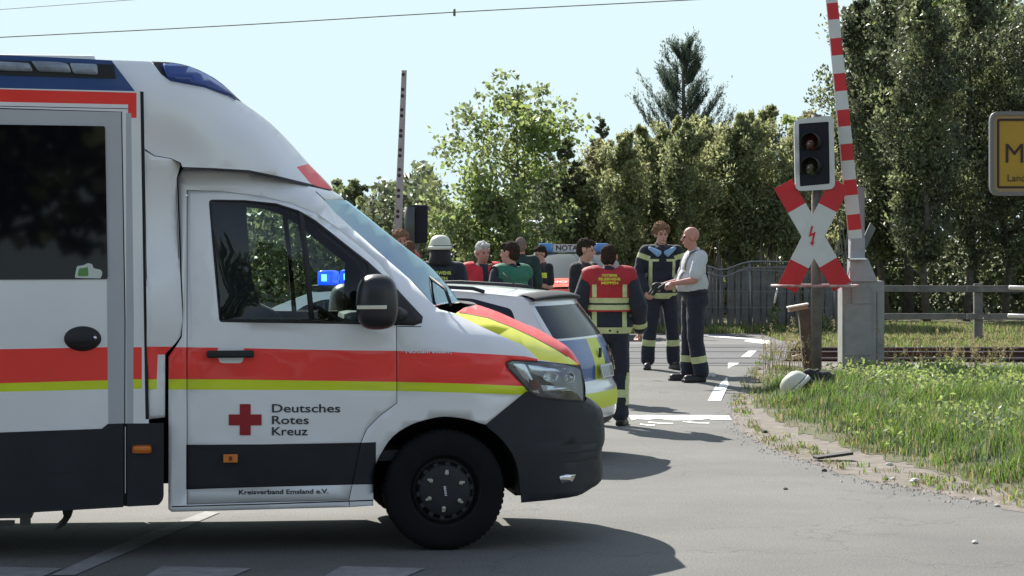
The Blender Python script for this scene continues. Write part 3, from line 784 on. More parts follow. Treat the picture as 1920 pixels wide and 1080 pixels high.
# bumper and lower nose
BUMP = [(986, 734), (992, 735), (1008, 745), (1050, 750)]+BFR+[(973, 943)]+[p for p in ARCH[::-1] if p[0] > 911 and p[1] < 943]+[(911, 796)]
vents = [(strip([(1052, 834), (1086, 832), (1122, 828)], 3.0), 1), (strip([(1054, 850), (1086, 848), (1120, 843)], 3.5), 1), (strip([(1056, 866), (1086, 864), (1119, 857)], 3.5), 1), (strip([(1000, 826), (1060, 824)], 1.2), 1)]
bs_ = skin('bumper', BUMP, cabC, [M_dark, M_seam], step=18, mirror='mesh', regions=vents)
bf_ = across('bumper_front', BFR, cabC, [M_dark], bu=0.10, n=10, sub=1)
weld('bumper', [bs_, bf_])
across('grille', [(1088, 684), (1092, 700), (1097, 720), (1098, 740), (1095, 753)], cabC, M_black, bu=0.03, n=12)
# headlight: housing bowl, reflectors, lens
HL = roundpoly([(949, 680), (961, 676), (1008, 678), (1068, 684), (1089, 690), (1093, 711), (1095, 752), (1050, 749), (1008, 744), (992, 734), (953, 690)], 3, 2)
hl = skin('headlight', HL, cabC, [mat('headlight_housing', (0.11, 0.12, 0.135), 0.3, metal=0.5, var=0.35, vscale=16), M_chrome], step=9, dv=0.07,
     regions=[([(962, 682), (984, 682), (1012, 738), (1000, 735)], 1), ([(990, 684), (1060, 690), (1062, 698), (996, 696)], 1), ([(1014, 722), (1074, 726), (1076, 734), (1018, 733)], 1)])
def bowl(name, px, py, rx, rz, m, parent, dv=0.03):
    vv = float(cabC(np.array([px]), np.array([py]))[0])+dv
    q = PA(px, py, vv); b = MB()
    b.lathe([(0.001, 0.03), (0.5, 0.024), (0.85, 0.008), (1.0, -0.012), (1.06, -0.012), (1.06, 0.02)], 20, 0, Matrix.Translation(q) @ Matrix.Rotation(R(25), 4, 'Z') @ Matrix.Diagonal((rx, 1, rz, 1)))
    return b.build(name, m, parent)
bowl('reflector', 1030, 707, 0.05, 0.028, M_chrome, hl)
bowl('reflector', 1066, 708, 0.035, 0.03, M_chrome, hl)
bowl('indicator_lamp', 1003, 722, 0.018, 0.03, mat('dim_orange', (0.5, 0.2, 0.1), 0.3), hl)
skin('lens', HL, cabC, M_clear, step=14, dv=-0.003, parent=hl)
skin('lens_edge', strip(HL+[HL[0]], 2.5), cabC, M_black, step=30, dv=-0.005, parent=hl)
skin('fog_lamp', [(1050, 893), (1062, 890), (1080, 890), (1074, 902), (1052, 907)], cabC, M_chrome, step=12, dv=-0.006, th=0.01)
# wheel arch liner, extruded inwards, and closing wall
def well(path, v0, v1):
    P_ = np.array(path, float); q = PA(P_[:, 0], P_[:, 1], np.full(len(P_), 0.0))
    b = MB(); n = len(q); vs = []
    for a in q: vs.append((a[0], v0, a[2]))
    for a in q: vs.append((a[0], v1, a[2]))
    b.add(vs, [(i, i+1, i+1+n, i+n) for i in range(n-1)]+[list(range(n, 2*n))], 0, True)
    o = b.build('wheel_arch', M_black, amb); mirror_of(o, 'wheel_arch'); return o
well([(p[0], p[1]) for p in ARCH if p[1] < 932], 0.0, 0.42)

# lettering
def letter(parent, body, x0, ybase, cap, width, vf, m, bold=0.0, name='lettering', dv=-0.004, slope=0.0, th=0.0):
    v, f, wd = text_geo(body, bold)
    px = x0+v[:, 0]/wd*width; py = ybase-v[:, 1]*cap+(px-x0)*slope
    q = PA(px, py, vf(px, py)+dv)
    o = mesh(name, q, f, m, parent); return o
letter(cdoor, 'Deutsches', 510, 773, 15.5, 128, cabC, M_ink, 0.012)
letter(cdoor, 'Rotes', 510, 795, 15.5, 69, cabC, M_ink, 0.012)
letter(cdoor, 'Kreuz', 510, 816, 15.5, 67, cabC, M_ink, 0.012)
letter(cdoor, 'Kreisverband Emsland e.V.', 448, 927, 8.5, 168, cabC, M_ink, 0.02, slope=-0.012)
rc = [(449.5, 757.5), (470, 757.5), (470, 777), (490.5, 777), (490.5, 797.5), (470, 797.5), (470, 816), (449.5, 816), (449.5, 797.5), (429, 797.5), (429, 777), (449.5, 777)]
skin('red_cross', rc, cabC, M_crossred, step=40, dv=-0.004, parent=cdoor)
letter(cab, 'Notfallrettung', 761, 662, 7.5, 88, cabC, mat('pale_lettering', (0.72, 0.74, 0.77), 0.4), 0.02)

# exterior mirror: a moulded housing
mq = PA(707, 566, -0.17)
def blob(name, prims, voxel, m, parent=None, smooth_it=3):
    """union of ellipsoids (c, radii) and capsules (a, b, ra, rb) as one surface"""
    me = bpy.data.meshes.new('tmp'); bm = bmesh.new()
    for p in prims:
        if p[0] == 'e':
            q = bmesh.ops.create_uvsphere(bm, u_segments=20, v_segments=12, radius=1)
            Mx = Matrix.Translation(p[1]) @ (p[3] if len(p) > 3 else Matrix.Identity(4)) @ Matrix.Diagonal((*p[2], 1))
            bmesh.ops.transform(bm, matrix=Mx, verts=q['verts'])
        elif p[0] == 'b':
            q = bmesh.ops.create_cube(bm, size=1)
            Mx = Matrix.Translation(p[1]) @ (p[3] if len(p) > 3 else Matrix.Identity(4)) @ Matrix.Diagonal((*p[2], 1))
            bmesh.ops.transform(bm, matrix=Mx, verts=q['verts'])
        else:
            a, b_, ra, rb = Vector(p[1]), Vector(p[2]), p[3], p[4]
            d = (b_-a); L = max(d.length, 1e-5); n = 16
            Q = d.to_track_quat('Z', 'Y').to_matrix().to_4x4()
            fl = p[5] if len(p) > 5 else 1.0     # squash across
            rings = []
            prof = []
            for i in range(5):
                t = -PI/2+PI/2*i/5; prof.append((math.cos(t)*ra, math.sin(t)*ra))
            for i in range(6):
                t = i/5; prof.append((ra+(rb-ra)*t, L*t))
            for i in range(1, 6):
                t = PI/2*i/5; prof.append((math.cos(t)*rb, L+math.sin(t)*rb))
            vs = []
            for r_, z_ in prof:
                ring = [bm.verts.new(Matrix.Translation(a) @ Q @ Vector((math.cos(2*PI*k/n)*max(r_, 1e-4), math.sin(2*PI*k/n)*max(r_, 1e-4)*fl, z_))) for k in range(n)]
                rings.append(ring)
            for i in range(len(rings)-1):
                for k in range(n): bm.faces.new((rings[i][k], rings[i][(k+1) % n], rings[i+1][(k+1) % n], rings[i+1][k]))
            bm.faces.new(rings[0][::-1]); bm.faces.new(rings[-1])
    bmesh.ops.recalc_face_normals(bm, faces=bm.faces)
    bm.to_mesh(me); bm.free()
    o = bpy.data.objects.new('tmp', me); COL.objects.link(o)
    md = o.modifiers.new('r', 'REMESH'); md.mode = 'VOXEL'; md.voxel_size = voxel; md.use_smooth_shade = True
    if smooth_it:
        sm = o.modifiers.new('s', 'SMOOTH'); sm.factor = 0.5; sm.iterations = smooth_it
    bpy.context.view_layer.update()
    me2 = bpy.data.meshes.new_from_object(o.evaluated_get(bpy.context.evaluated_depsgraph_get()))
    bpy.data.objects.remove(o); bpy.data.meshes.remove(me)
    me2.name = name
    for m_ in (m if isinstance(m, (list, tuple)) else [m]): me2.materials.append(m_)
    me2.polygons.foreach_set('use_smooth', np.ones(len(me2.polygons), dtype=bool))
    o = bpy.data.objects.new(name, me2); COL.objects.link(o)
    if parent: o.parent = parent
    return o
bm = bmesh.new(); bmesh.ops.create_cube(bm, size=1)
bmesh.ops.subdivide_edges(bm, edges=bm.edges[:], cuts=3, use_grid_fill=True)
for v in bm.verts:                                     # rounded, slightly wider at the top
    s = v.co*2; l4 = (abs(s.x)**3.2+abs(s.y)**3.2+abs(s.z)**3.2)**(1/3.2); s /= max(l4, 1e-6)
    v.co = Vector((s.x*(0.122-0.006*s.z), s.y*0.13, s.z*0.163))
mb = MB().bm(bm, 0, Matrix.Translation(mq), True)
mo = mb.build('exterior_mirror', mat('mirror_plastic', (0.018, 0.018, 0.02), 0.35, var=0.1), amb)
md = mo.modifiers.new('s', 'SUBSURF'); md.levels = 1; md.render_levels = 1
sbm = MB(); q = PA(697, 576, -0.30); sbm.box((q[0], -0.300, q[2]), (0.17, 0.012, 0.022), bev=0.004); sbm.build('mirror_trim', M_chrome, mo)
am = MB(); am.tube([PA(735, 585, -0.1), PA(755, 590, 0.02)], 0.035, 10); am.build('mirror_arm', M_black, mo)
mo2 = mirror_of(mo, 'exterior_mirror'); mo2.location.z = -0.10

# wheels
def wheel(name, u, v, side=-1, r=0.349, wd=0.235, parent=amb, M2=None):
    """side -1: outer face towards the camera"""
    t = MB(); s = side
    prof = [(r*0.60, 0.0), (r*0.70, -0.012), (r*0.88, -0.016), (r*0.965, 0.0), (r, 0.028), (r, wd-0.03), (r*0.96, wd), (r*0.6, wd-0.01)]
    Mx = Matrix.Translation((u, v, r)) @ Matrix.Diagonal((1, -s, 1, 1)) if M2 is None else M2
    t.lathe([(a, b_) for a, b_ in prof], 64, 0, Mx)
    for k in range(60):                                # tread blocks
        a = 2*PI*k/60
        t.box((0, wd/2, r+0.000), (0.022, wd-0.05, 0.008), 0, Mx @ Matrix.Rotation(a, 4, 'Y'))
    to = t.build('wheel', M_tyre, parent)
    rm = MB()
    rm.lathe([(r*0.615, -0.002), (r*0.58, 0.012), (r*0.56, 0.05), (r*0.50, 0.075), (r*0.46, 0.06), (r*0.42, 0.03), (0.001, 0.026)], 48, 0, Mx)
    ro = rm.build('rim', M_rim, to)
    hb = MB()
    hb.lathe([(r*0.43, 0.03), (r*0.43, 0.004), (r*0.40, -0.004), (r*0.2, -0.012), (0.001, -0.014)], 40, 0, Mx)
    for k in range(14):
        hb.box((0, 0.015, r*0.45), (0.026, 0.03, 0.022), 0, Mx @ Matrix.Rotation(2*PI*k/14+0.1, 4, 'Y'))
    hb.build('hub_cap', mat('hub_plastic', (0.022, 0.023, 0.026), 0.6, spec=0.3), to)
    for k in range(6):
        nb = MB()
        a = 2*PI*(k+0.42)/6
        nb.lathe([(0.001, -0.022), (0.011, -0.02), (0.014, 0.0)], 10, 0, Mx @ Matrix.Translation((math.cos(a)*0.102, 0, math.sin(a)*0.102)))
        nb.box((math.cos(a)*0.116, -0.012, math.sin(a)*0.116), (0.018, 0.01, 0.012), 0, Mx)
        nb.build('wheel_nut', mat('nut_indicator', (0.42, 0.42, 0.34), 0.5), to)
    return to
qf = PA(834.5, 920, 0.02)
w1 = wheel('wheel', float(qf[0]), 0.02)
v_, f_, wd_ = text_geo('MAN', 0.03)
Mt = Matrix.Translation((float(qf[0]), 0.002, 0.349)) @ Matrix.Rotation(R(82), 4, 'Y')
mesh('hub_lettering', [Mt @ Vector(((a[0]/wd_-0.5)*0.055, 0, (a[1]-0.5)*0.014)) for a in v_], f_, mat('pale_lettering', (0.72, 0.74, 0.77), 0.4), w1)
wheel('wheel', float(qf[0]), AW-0.02, side=1)
uRear = float(qf[0])-3.9
for vv, sd in ((0.02, -1), (AW-0.02, 1)): wheel('wheel', uRear, vv, side=sd)
# underbody
ub = MB(); u0 = float(qf[0])
ub.box((u0-1.05, 1.0, 0.50), (1.2, 1.5, 0.22)); ub.box((u0+0.05, 1.0, 0.62), (1.2, 0.9, 0.5)); ub.box((u0-2.9, 1.0, 0.52), (3.4, 1.3, 0.12))
ub.box((u0+0.62, 1.0, 0.34), (0.35, 1.5, 0.1)); ub.tube([(u0, 0.15, 0.35), (u0, 1.85, 0.35)], 0.05)
ub.tube([(uRear, 0.15, 0.35), (uRear, 1.85, 0.35)], 0.07)
ub.build('chassis', M_black, amb)
mf = MB()
for (a, b_) in ((PA(118, 955, .2), PA(125, 975, .2)),): pass
fl = [PA(x, y, 0.12) for x, y in ((115, 950), (137, 950), (134, 968), (122, 986), (101, 995), (114, 982), (119, 968))]
mf.add([tuple(q) for q in fl]+[(q[0], q[1]+0.3, q[2]) for q in fl], [list(range(7)), list(range(13, 6, -1))]+[(i, (i+1) % 7, (i+1) % 7+7, i+7) for i in range(7)], 0)
mf.build('mud_flap', M_black, amb)
stp = MB(); q0 = PA(-120, 978, 0.15); q1 = PA(60, 972, 0.15)
stp.box(((q0[0]+q1[0])/2, 0.3, q1[2]+0.02), (q1[0]-q0[0], 0.35, 0.03)); stp.box((q1[0]-0.04, 0.2, q1[2]), (0.06, 0.05, 0.09)); stp.box((q1[0]-0.25, 0.2, q1[2]-0.03), (0.3, 0.04, 0.03))
stp.build('folding_step', mat('step_metal', (0.12, 0.12, 0.12), 0.5, metal=0.5, var=0.3), amb)

# cab interior
ci = MB()
pA = lambda x, y, v: PA(x, y, v)
q = pA(350, 330, 0); u1 = float(q[0])+0.02
ci.box((u1+0.02, 1.0, 1.1), (0.04, 1.5, 1.5)); ci.build('bulkhead', M_trim, amb)
M_seat = mat('seat_fabric', (0.02, 0.024, 0.03), 0.9, var=0.2, vscale=20)
for vc in (0.5, 1.5):
    s_ = MB(); us = u1+0.24
    s_.box((us+0.05, vc, 1.22), (0.12, 0.48, 0.72), bev=0.04, M=None, smooth=True); s_.box((us+0.0, vc, 1.72), (0.09, 0.26, 0.20), bev=0.03, smooth=True)
    s_.box((us+0.33, vc, 0.86), (0.52, 0.5, 0.14), bev=0.04, smooth=True); s_.build('seat', M_seat, amb)
pw = MB(); pz = lambda x, y: (float(pA(x, y, 1.0)[0]), float(pA(x, y, 1.0)[2]))
pw.prism([(u1+0.03, 0.6), (u1+0.03, 2.2), pz(452, 360), pz(455, 420), pz(464, 520), pz(480, 568), pz(520, 585), pz(520, 640)], 0.22, 1.80)
pw.build('seat_partition', M_seat, amb)
dsh = MB(); a = pA(640, 600, 0.3); b_ = pA(800, 600, 0.3)
dsh.box((float(b_[0])-0.18, 1.0, 1.20), (0.5, 1.62, 0.30), bev=0.06, smooth=True); dsh.box((float(b_[0])+0.1, 1.0, 1.02), (0.3, 1.5, 0.5), bev=0.05)
dsh.build('dashboard', M_trim, amb)
sw = MB(); c = Vector((float(a[0])+0.02, 0.5, 1.32)); Ms = Matrix.Translation(c) @ Matrix.Rotation(R(-62), 4, 'Y')
pts = [Ms @ Vector((0, math.cos(t*2*PI/28)*0.2, math.sin(t*2*PI/28)*0.2)) for t in range(29)]
sw.tube(pts, 0.016, 8); sw.tube([Ms @ Vector((0, -0.2, 0)), Ms @ Vector((0, 0.2, 0))], 0.02, 8); sw.tube([Ms @ Vector((0, 0, 0)), Ms @ Vector((-0.0, 0, -0.2))], 0.02, 8)
sw.tube([c, c+Vector((0.25, 0, -0.14))], 0.03, 8)
sw.build('steering_wheel', M_black, amb)
fl_ = MB(); fl_.box((u1+0.9, 1.0, 0.55), (1.7, 1.8, 0.06)); fl_.build('cab_floor', M_trim, amb)
# =====================================================================
# TREES, GRASS, WEEDS
# =====================================================================
def rng(seed): return np.random.default_rng(seed)
def leafmesh(name, C_, L, Wd, D, m, parent=None, r=None, loc=None, mi=None):
    """leaf quads: centres, lengths, widths, growth directions"""
    r = r or rng(1); n = len(C_)
    D = D/np.maximum(np.linalg.norm(D, axis=1, keepdims=True), 1e-6)
    q = r.normal(size=(n, 3)); S = np.cross(D, q); S /= np.maximum(np.linalg.norm(S, axis=1, keepdims=True), 1e-6)
    Nn = np.cross(S, D)
    L = L[:, None]; Wd = Wd[:, None]
    V = np.empty((n, 4, 3))
    V[:, 0] = C_-D*L*0.5; V[:, 1] = C_+S*Wd*0.5+Nn*L*0.06; V[:, 2] = C_+D*L*0.5-Nn*L*0.08; V[:, 3] = C_-S*Wd*0.5+Nn*L*0.06
    me = bpy.data.meshes.new(name)
    me.vertices.add(n*4); me.vertices.foreach_set('co', V.ravel())
    me.loops.add(n*4); me.loops.foreach_set('vertex_index', np.arange(n*4, dtype=np.int32))
    me.polygons.add(n); me.polygons.foreach_set('loop_start', np.arange(0, n*4, 4, dtype=np.int32)); me.polygons.foreach_set('loop_total', np.full(n, 4, dtype=np.int32))
    for m_ in (m if isinstance(m, (list, tuple)) else [m]): me.materials.append(m_)
    if mi is not None: me.polygons.foreach_set('material_index', mi.astype(np.int32))
    me.update(); me.validate()
    o = bpy.data.objects.new(name, me); COL.objects.link(o)
    if parent: o.parent = parent
    if loc is not None: o.location = loc
    return o
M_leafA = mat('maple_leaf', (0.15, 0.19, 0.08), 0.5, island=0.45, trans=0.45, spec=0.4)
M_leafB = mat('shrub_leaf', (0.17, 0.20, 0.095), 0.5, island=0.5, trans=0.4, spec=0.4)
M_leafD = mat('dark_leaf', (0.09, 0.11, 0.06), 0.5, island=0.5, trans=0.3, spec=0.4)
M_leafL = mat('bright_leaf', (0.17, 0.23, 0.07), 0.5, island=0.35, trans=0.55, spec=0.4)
M_thuja = mat('olive_spray', (0.23, 0.25, 0.12), 0.6, island=0.5, trans=0.5, spec=0.3)
M_thuja2 = mat('brown_green_spray', (0.22, 0.215, 0.11), 0.6, island=0.5, trans=0.5, spec=0.3)
M_needle = mat('pine_needles', (0.075, 0.10, 0.072), 0.6, island=0.5, trans=0.3, spec=0.3)
M_bark = mat('bark', (0.095, 0.082, 0.065), 0.9, var=0.35, vscale=14, bump=0.8, bscale=30)
M_bark2 = mat('pale_bark', (0.16, 0.145, 0.12), 0.9, var=0.3, vscale=14, bump=0.8, bscale=30)

def tree(label, cat, X, d, h, crown, m, barkm=M_bark, seed=1, n=4000, leaf=(0.07, 0.045), trunk_r=0.05, limbs=14, cr=0.5, z0=0.25, sq=1.0, name='broadleaf_tree', group=None, tip=0.0, topbare=0.0, kindc='round', z_g=0.0):
    r = rng(seed)
    t = tag(empty(name, (X, d, z_g)), label, cat, group)
    b = MB()
    lean = r.normal(size=2)*0.02*h
    tp = [Vector((lean[0]*s*s, lean[1]*s*s, h*s*0.93)) for s in np.linspace(0, 1, 7)]
    tp = [p+Vector((r.normal()*0.012*h*(i > 0), r.normal()*0.012*h*(i > 0), 0)) for i, p in enumerate(tp)]
    b.tube(tp, [trunk_r*(1-0.88*s) for s in np.linspace(0, 1, 7)], 8)
    ends = []
    for i in range(limbs):
        s = z0+(0.97-z0)*((i+r.random()*0.6)/limbs)
        k = s*6; a_ = tp[int(min(k, 5))].lerp(tp[int(min(k, 5))+1], k-int(min(k, 5)))
        az = r.random()*2*PI
        if kindc == 'round': rad = cr*math.sqrt(max(0.03, 1-((s-(z0+1)/2)/((1-z0)/2*1.08))**2))
        elif kindc == 'cone': rad = cr*(1-s)*1.15+0.06*cr
        else: rad = cr*min(1, (1-s)*3.2+0.12)*min(1, (s-z0)*6+0.4)
        rad *= 0.65+0.5*r.random()
        up = rad*(0.55 if kindc == 'round' else 0.9)*(0.5+r.random())
        e = a_+Vector((math.cos(az)*rad, math.sin(az)*rad, up))
        mid = a_.lerp(e, 0.5)+Vector((0, 0, -rad*0.12))
        rr = trunk_r*(1-0.85*s)*0.5
        b.tube([a_, mid, e], [rr, rr*0.6, rr*0.2], 5)
        ends.append((a_, mid, e, rad))
    tr_ = b.build('trunk', barkm, t)
    # leaves: clumps along the limbs
    per = max(4, n//(limbs*5))
    Cs = []; Ds = []
    for a_, mid, e, rad in ends:
        for c in range(5):
            s = 0.25+0.8*(c+r.random())/5
            p = np.array(mid.lerp(e, (s-0.5)*2)) if s > 0.5 else np.array(a_.lerp(mid, s*2))
            p = p+r.normal(size=3)*np.array([0.16, 0.16, 0.12])*rad
            sg = (0.10+0.14*r.random())*max(rad, cr*0.35)*1.25
            k = int(per*(0.5+r.random()))
            # hollow-ish clumps, flattened
            g = r.normal(size=(k, 3)); g /= np.linalg.norm(g, axis=1, keepdims=True); g *= (r.random((k, 1))**0.45)*1.7
            Cs.append(p+g*sg*np.array([1, 1, 0.62*sq])); Ds.append(g*0.7+r.normal(size=(k, 3))*0.7+np.array([0, 0, -0.15 if kindc == 'round' else 0.7]))
    Cs = np.concatenate(Cs); Ds = np.concatenate(Ds); nn = len(Cs)
    L = leaf[0]*(0.6+0.8*r.random(nn)); Wd = leaf[1]*(0.6+0.8*r.random(nn))
    ms = m if isinstance(m, (list, tuple)) else [m]
    mi = None
    if len(ms) > 1: mi = (np.array([noise.noise(Vector(tuple(c*1.3+seed)))  for c in Cs])+r.normal(size=nn)*0.12 > 0.12).astype(int)
    leafmesh('crown', Cs, L, Wd, Ds, ms, t, r, mi=mi)
    return t
def XA(px, d): return (px-960)/F*d
def HA(py, d): return CH-(py-HOR)/F*d

# columnar evergreens behind the fence: one per spot  (x, top row, width in px)
cols = [(1092, 300, 62), (1128, 248, 66), (1168, 232, 66), (1205, 222, 62), (1246, 206, 70), (1290, 212, 66), (1330, 200, 68), (1368, 214, 64), (1404, 196, 70), (1446, 178, 66), (1484, 205, 64), (1522, 190, 70)]
where = {0: 'leftmost columnar evergreen, beside the loose leafy maple', 1: 'columnar evergreen above the red vest man', 2: 'columnar evergreen just left of the curly haired firefighter', 3: 'columnar evergreen left below the tall pine',
         4: 'columnar evergreen under the pine, above the bald man', 5: 'columnar evergreen right under the pine top', 6: 'columnar evergreen right of the pine top', 7: 'columnar evergreen above the wire fence bend',
         8: 'columnar evergreen above the pale wire fence post', 9: 'tall narrow evergreen left of the signal head', 10: 'columnar evergreen partly behind the white signal frame', 11: 'columnar evergreen behind the crossing signal and barrier'}
for i, (px, py, wpx) in enumerate(cols):
    d = 50.5+1.2*math.sin(i*2.3)
    tree('olive green '+where[i], 'tree', XA(px, d), d, HA(py, d)*1.03, None, [M_thuja, M_thuja2] if i % 5 == 1 else [M_thuja, M_leafB], seed=20+i, n=12500, leaf=(0.085, 0.042), trunk_r=0.045, limbs=60, cr=wpx/94*0.74, z0=0.30, sq=1.9, name='evergreen_tree', group='evergreens behind the fence', kindc='col', barkm=M_bark2)
# extra bare stems between them (young suckers of the row)
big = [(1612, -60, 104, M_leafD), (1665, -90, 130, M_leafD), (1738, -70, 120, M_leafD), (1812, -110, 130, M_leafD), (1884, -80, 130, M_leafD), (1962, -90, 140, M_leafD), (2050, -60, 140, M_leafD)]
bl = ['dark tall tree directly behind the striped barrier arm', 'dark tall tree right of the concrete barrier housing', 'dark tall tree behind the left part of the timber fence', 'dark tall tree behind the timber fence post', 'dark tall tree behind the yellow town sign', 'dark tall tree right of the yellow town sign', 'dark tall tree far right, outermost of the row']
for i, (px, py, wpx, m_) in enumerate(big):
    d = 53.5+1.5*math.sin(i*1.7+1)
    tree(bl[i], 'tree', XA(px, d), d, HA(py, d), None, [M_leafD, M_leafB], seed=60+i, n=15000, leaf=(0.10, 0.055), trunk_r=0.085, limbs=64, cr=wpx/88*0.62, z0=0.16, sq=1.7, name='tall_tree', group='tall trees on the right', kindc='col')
# bright broadleaf crowns catching the sun above them
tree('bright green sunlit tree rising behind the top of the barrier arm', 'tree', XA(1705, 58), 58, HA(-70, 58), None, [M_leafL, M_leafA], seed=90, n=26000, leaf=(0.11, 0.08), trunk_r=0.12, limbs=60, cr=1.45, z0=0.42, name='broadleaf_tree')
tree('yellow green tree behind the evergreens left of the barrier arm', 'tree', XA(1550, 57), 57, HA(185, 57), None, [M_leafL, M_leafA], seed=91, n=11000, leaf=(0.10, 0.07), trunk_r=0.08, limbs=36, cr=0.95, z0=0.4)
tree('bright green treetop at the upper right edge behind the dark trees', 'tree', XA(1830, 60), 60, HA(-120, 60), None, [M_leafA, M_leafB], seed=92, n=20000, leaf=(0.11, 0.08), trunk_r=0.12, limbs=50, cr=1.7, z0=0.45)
# maple left of them
tree('loose light green maple tree against the pale sky', 'tree', XA(968, 48), 48, HA(150, 48), None, [M_leafA, M_leafL], seed=7, n=8500, leaf=(0.105, 0.08), trunk_r=0.06, limbs=46, cr=1.30, z0=0.10, name='maple_tree')
tree('low spreading bush of light leaves at the foot of the maple', 'bush', XA(905, 47.5), 47.5, HA(345, 47.5), None, [M_leafA, M_leafL], seed=8, n=7500, leaf=(0.10, 0.08), trunk_r=0.04, limbs=30, cr=0.95, z0=0.05, name='bush')
tree('dark slim tree between the maple and the evergreens', 'tree', XA(1062, 50), 50, HA(225, 50), None, [M_leafD, M_leafB], seed=9, n=8000, leaf=(0.09, 0.06), trunk_r=0.05, limbs=40, cr=0.5, z0=0.08, kindc='col')
tree('slender dark sapling rising above the evergreen tops', 'tree', XA(1138, 53), 53, HA(182, 53), None, [M_leafD], seed=10, n=2600, leaf=(0.07, 0.05), trunk_r=0.03, limbs=24, cr=0.33, z0=0.6, kindc='col')
# trees left, behind the crossing and seen through the cab window
lefts = [(648, 332, 75, 62, M_leafD, 'dark round treetop just above the ambulance windscreen'), (712, 372, 70, 58, M_leafB, 'green tree left of the bare barrier pole'), (772, 352, 75, 62, M_leafB, 'twiggy tree behind the black signal back'),
         (826, 392, 75, 62, M_leafA, 'light green bush right of the black signal back'), (560, 345, 72, 75, M_leafA, 'leafy tree seen through the ambulance cab window, right half'), (480, 350, 72, 75, M_leafL, 'leafy tree seen through the ambulance cab window, left half'), (395, 350, 74, 75, M_leafB, 'leafy tree mostly hidden by the ambulance door'), (610, 385, 66, 55, M_leafA, 'small leafy tree behind the cab window quarter light')]
for i, (px, py, d, wpx, m_, lb) in enumerate(lefts):
    s = F/d
    tree(lb, 'tree', XA(px, d), d, HA(py, d), None, [m_, M_leafB], seed=40+i, n=8500, leaf=(0.14, 0.10), trunk_r=0.08, limbs=34, cr=wpx/s*0.78, z0=0.05, group='trees beyond the crossing on the left')

# pine
def pine():
    d = 57.0; X = XA(1280, d); r = rng(5); s = F/d
    t = tag(empty('pine_tree', (X, d, 0)), 'tall blue green pine with upswept boughs above the evergreens', 'tree')
    h = HA(68, d); b = MB(); b.tube([(0, 0, 0), (0.05, 0, h*0.5), (0, 0, h*0.97)], [0.11, 0.08, 0.015], 8)
    C_ = []; D_ = []; L_ = []
    for i in range(70):
        f = 0.46+0.50*(i/70)
        az = r.random()*2*PI; rad = (1.08*min(1, (1-f)*2.3+0.05))*(0.7+0.45*r.random())
        base = np.array([0, 0, h*f-0.12]); out = np.array([math.cos(az), math.sin(az), 0])
        P_ = [base+out*rad*t_+np.array([0, 0, (0.15*t_+0.85*t_*t_)*rad*0.95+0.0]) for t_ in np.linspace(0, 1, 6)]
        b.tube(P_, [0.018*(1-t_*0.8) for t_ in np.linspace(0, 1, 6)], 4)
        for j in range(26):                                   # side shoots pointing up
            t_ = 0.25+0.75*r.random(); p = base+out*rad*t_+np.array([0, 0, (0.15*t_+0.85*t_*t_)*rad*0.95])
            dirv = np.array([out[0]*0.35, out[1]*0.35, 1.0])+r.normal(size=3)*0.22; dirv /= np.linalg.norm(dirv)
            ln = 0.20+0.28*r.random(); k = 14
            tt = r.random(k)
            C_.append(p+dirv*ln*tt[:, None]+r.normal(size=(k, 3))*0.02); D_.append(dirv+r.normal(size=(k, 3))*0.45); L_.append(np.full(k, 0.10))
    C_ = np.concatenate(C_); D_ = np.concatenate(D_); L_ = np.concatenate(L_)
    b.build('trunk', M_bark, t)
    leafmesh('crown', C_, L_, np.full(len(C_), 0.016), D_, M_needle, t, r)
pine()
# far wood closing the gaps: one mass
def woods():
    r = rng(77); n = 120000
    x = r.uniform(-16, 30, n); d = r.uniform(58, 66, n)
    hmax = np.where(x < 7.9, 3.3, np.clip(3.3+(x-7.9)*2.5, 3.3, 7.5))*(0.8+0.25*np.sin(x*1.9)+0.1*np.sin(x*5.3))
    z = hmax*r.random(n)**1.15
    C_ = np.stack([x, d, z], 1)
    o = leafmesh('woods', C_, 0.20*(0.6+0.8*r.random(n)), 0.14*(0.6+0.8*r.random(n)), r.normal(size=(n, 3))+np.array([0, 0, .4]), [M_leafD, M_leafB], None, r, mi=(r.random(n) > 0.7))
    tag(o, 'dark distant woodland filling the gaps behind the tree row', 'wood', kind='stuff')
woods()
# bare young stems under the evergreens
r_ = rng(3); b = MB()
for i in range(120):
    x = XA(1085+i*4.1+r_.normal()*3, 52)
    d = r_.uniform(49.6, 53.5); hh = r_.uniform(1.6, 2.4)
    b.tube([(x, d, 0), (x+r_.normal()*0.05, d, hh*0.5), (x+r_.normal()*0.09, d, hh)], [r_.uniform(0.014, 0.035), 0.018, 0.01], 5)
tag(b.build('undergrowth_stems', M_bark2), 'thicket of thin bare stems under the evergreen row', 'thicket', kind='stuff')
# trees behind the camera, seen mirrored in the dark side window
for i, (x, y, h) in enumerate([(-9.5, -14, 14), (-5.0, -16, 13), (-1.0, -13, 14), (4.5, -15, 13), (-15, -13, 14), (9.5, -17, 13)]):
    tree(['conifer mirrored in the dark side window of the ambulance', 'tree mirrored faintly at the left of the dark side window', 'tree mirrored in the cab door glass of the ambulance', 'tree mirrored in the ambulance bonnet side', 'outermost tree mirrored at the window edge', 'tree mirrored in the ambulance bumper side'][i], 'tree', x, y, h, None, [M_leafD, M_leafB], seed=100+i, n=7000, leaf=(0.5, 0.36), trunk_r=0.2, limbs=44, cr=3.2, z0=0.1, kindc='cone' if i % 2 == 0 else 'round', name='tree_opposite', group='trees on the near side of the road')

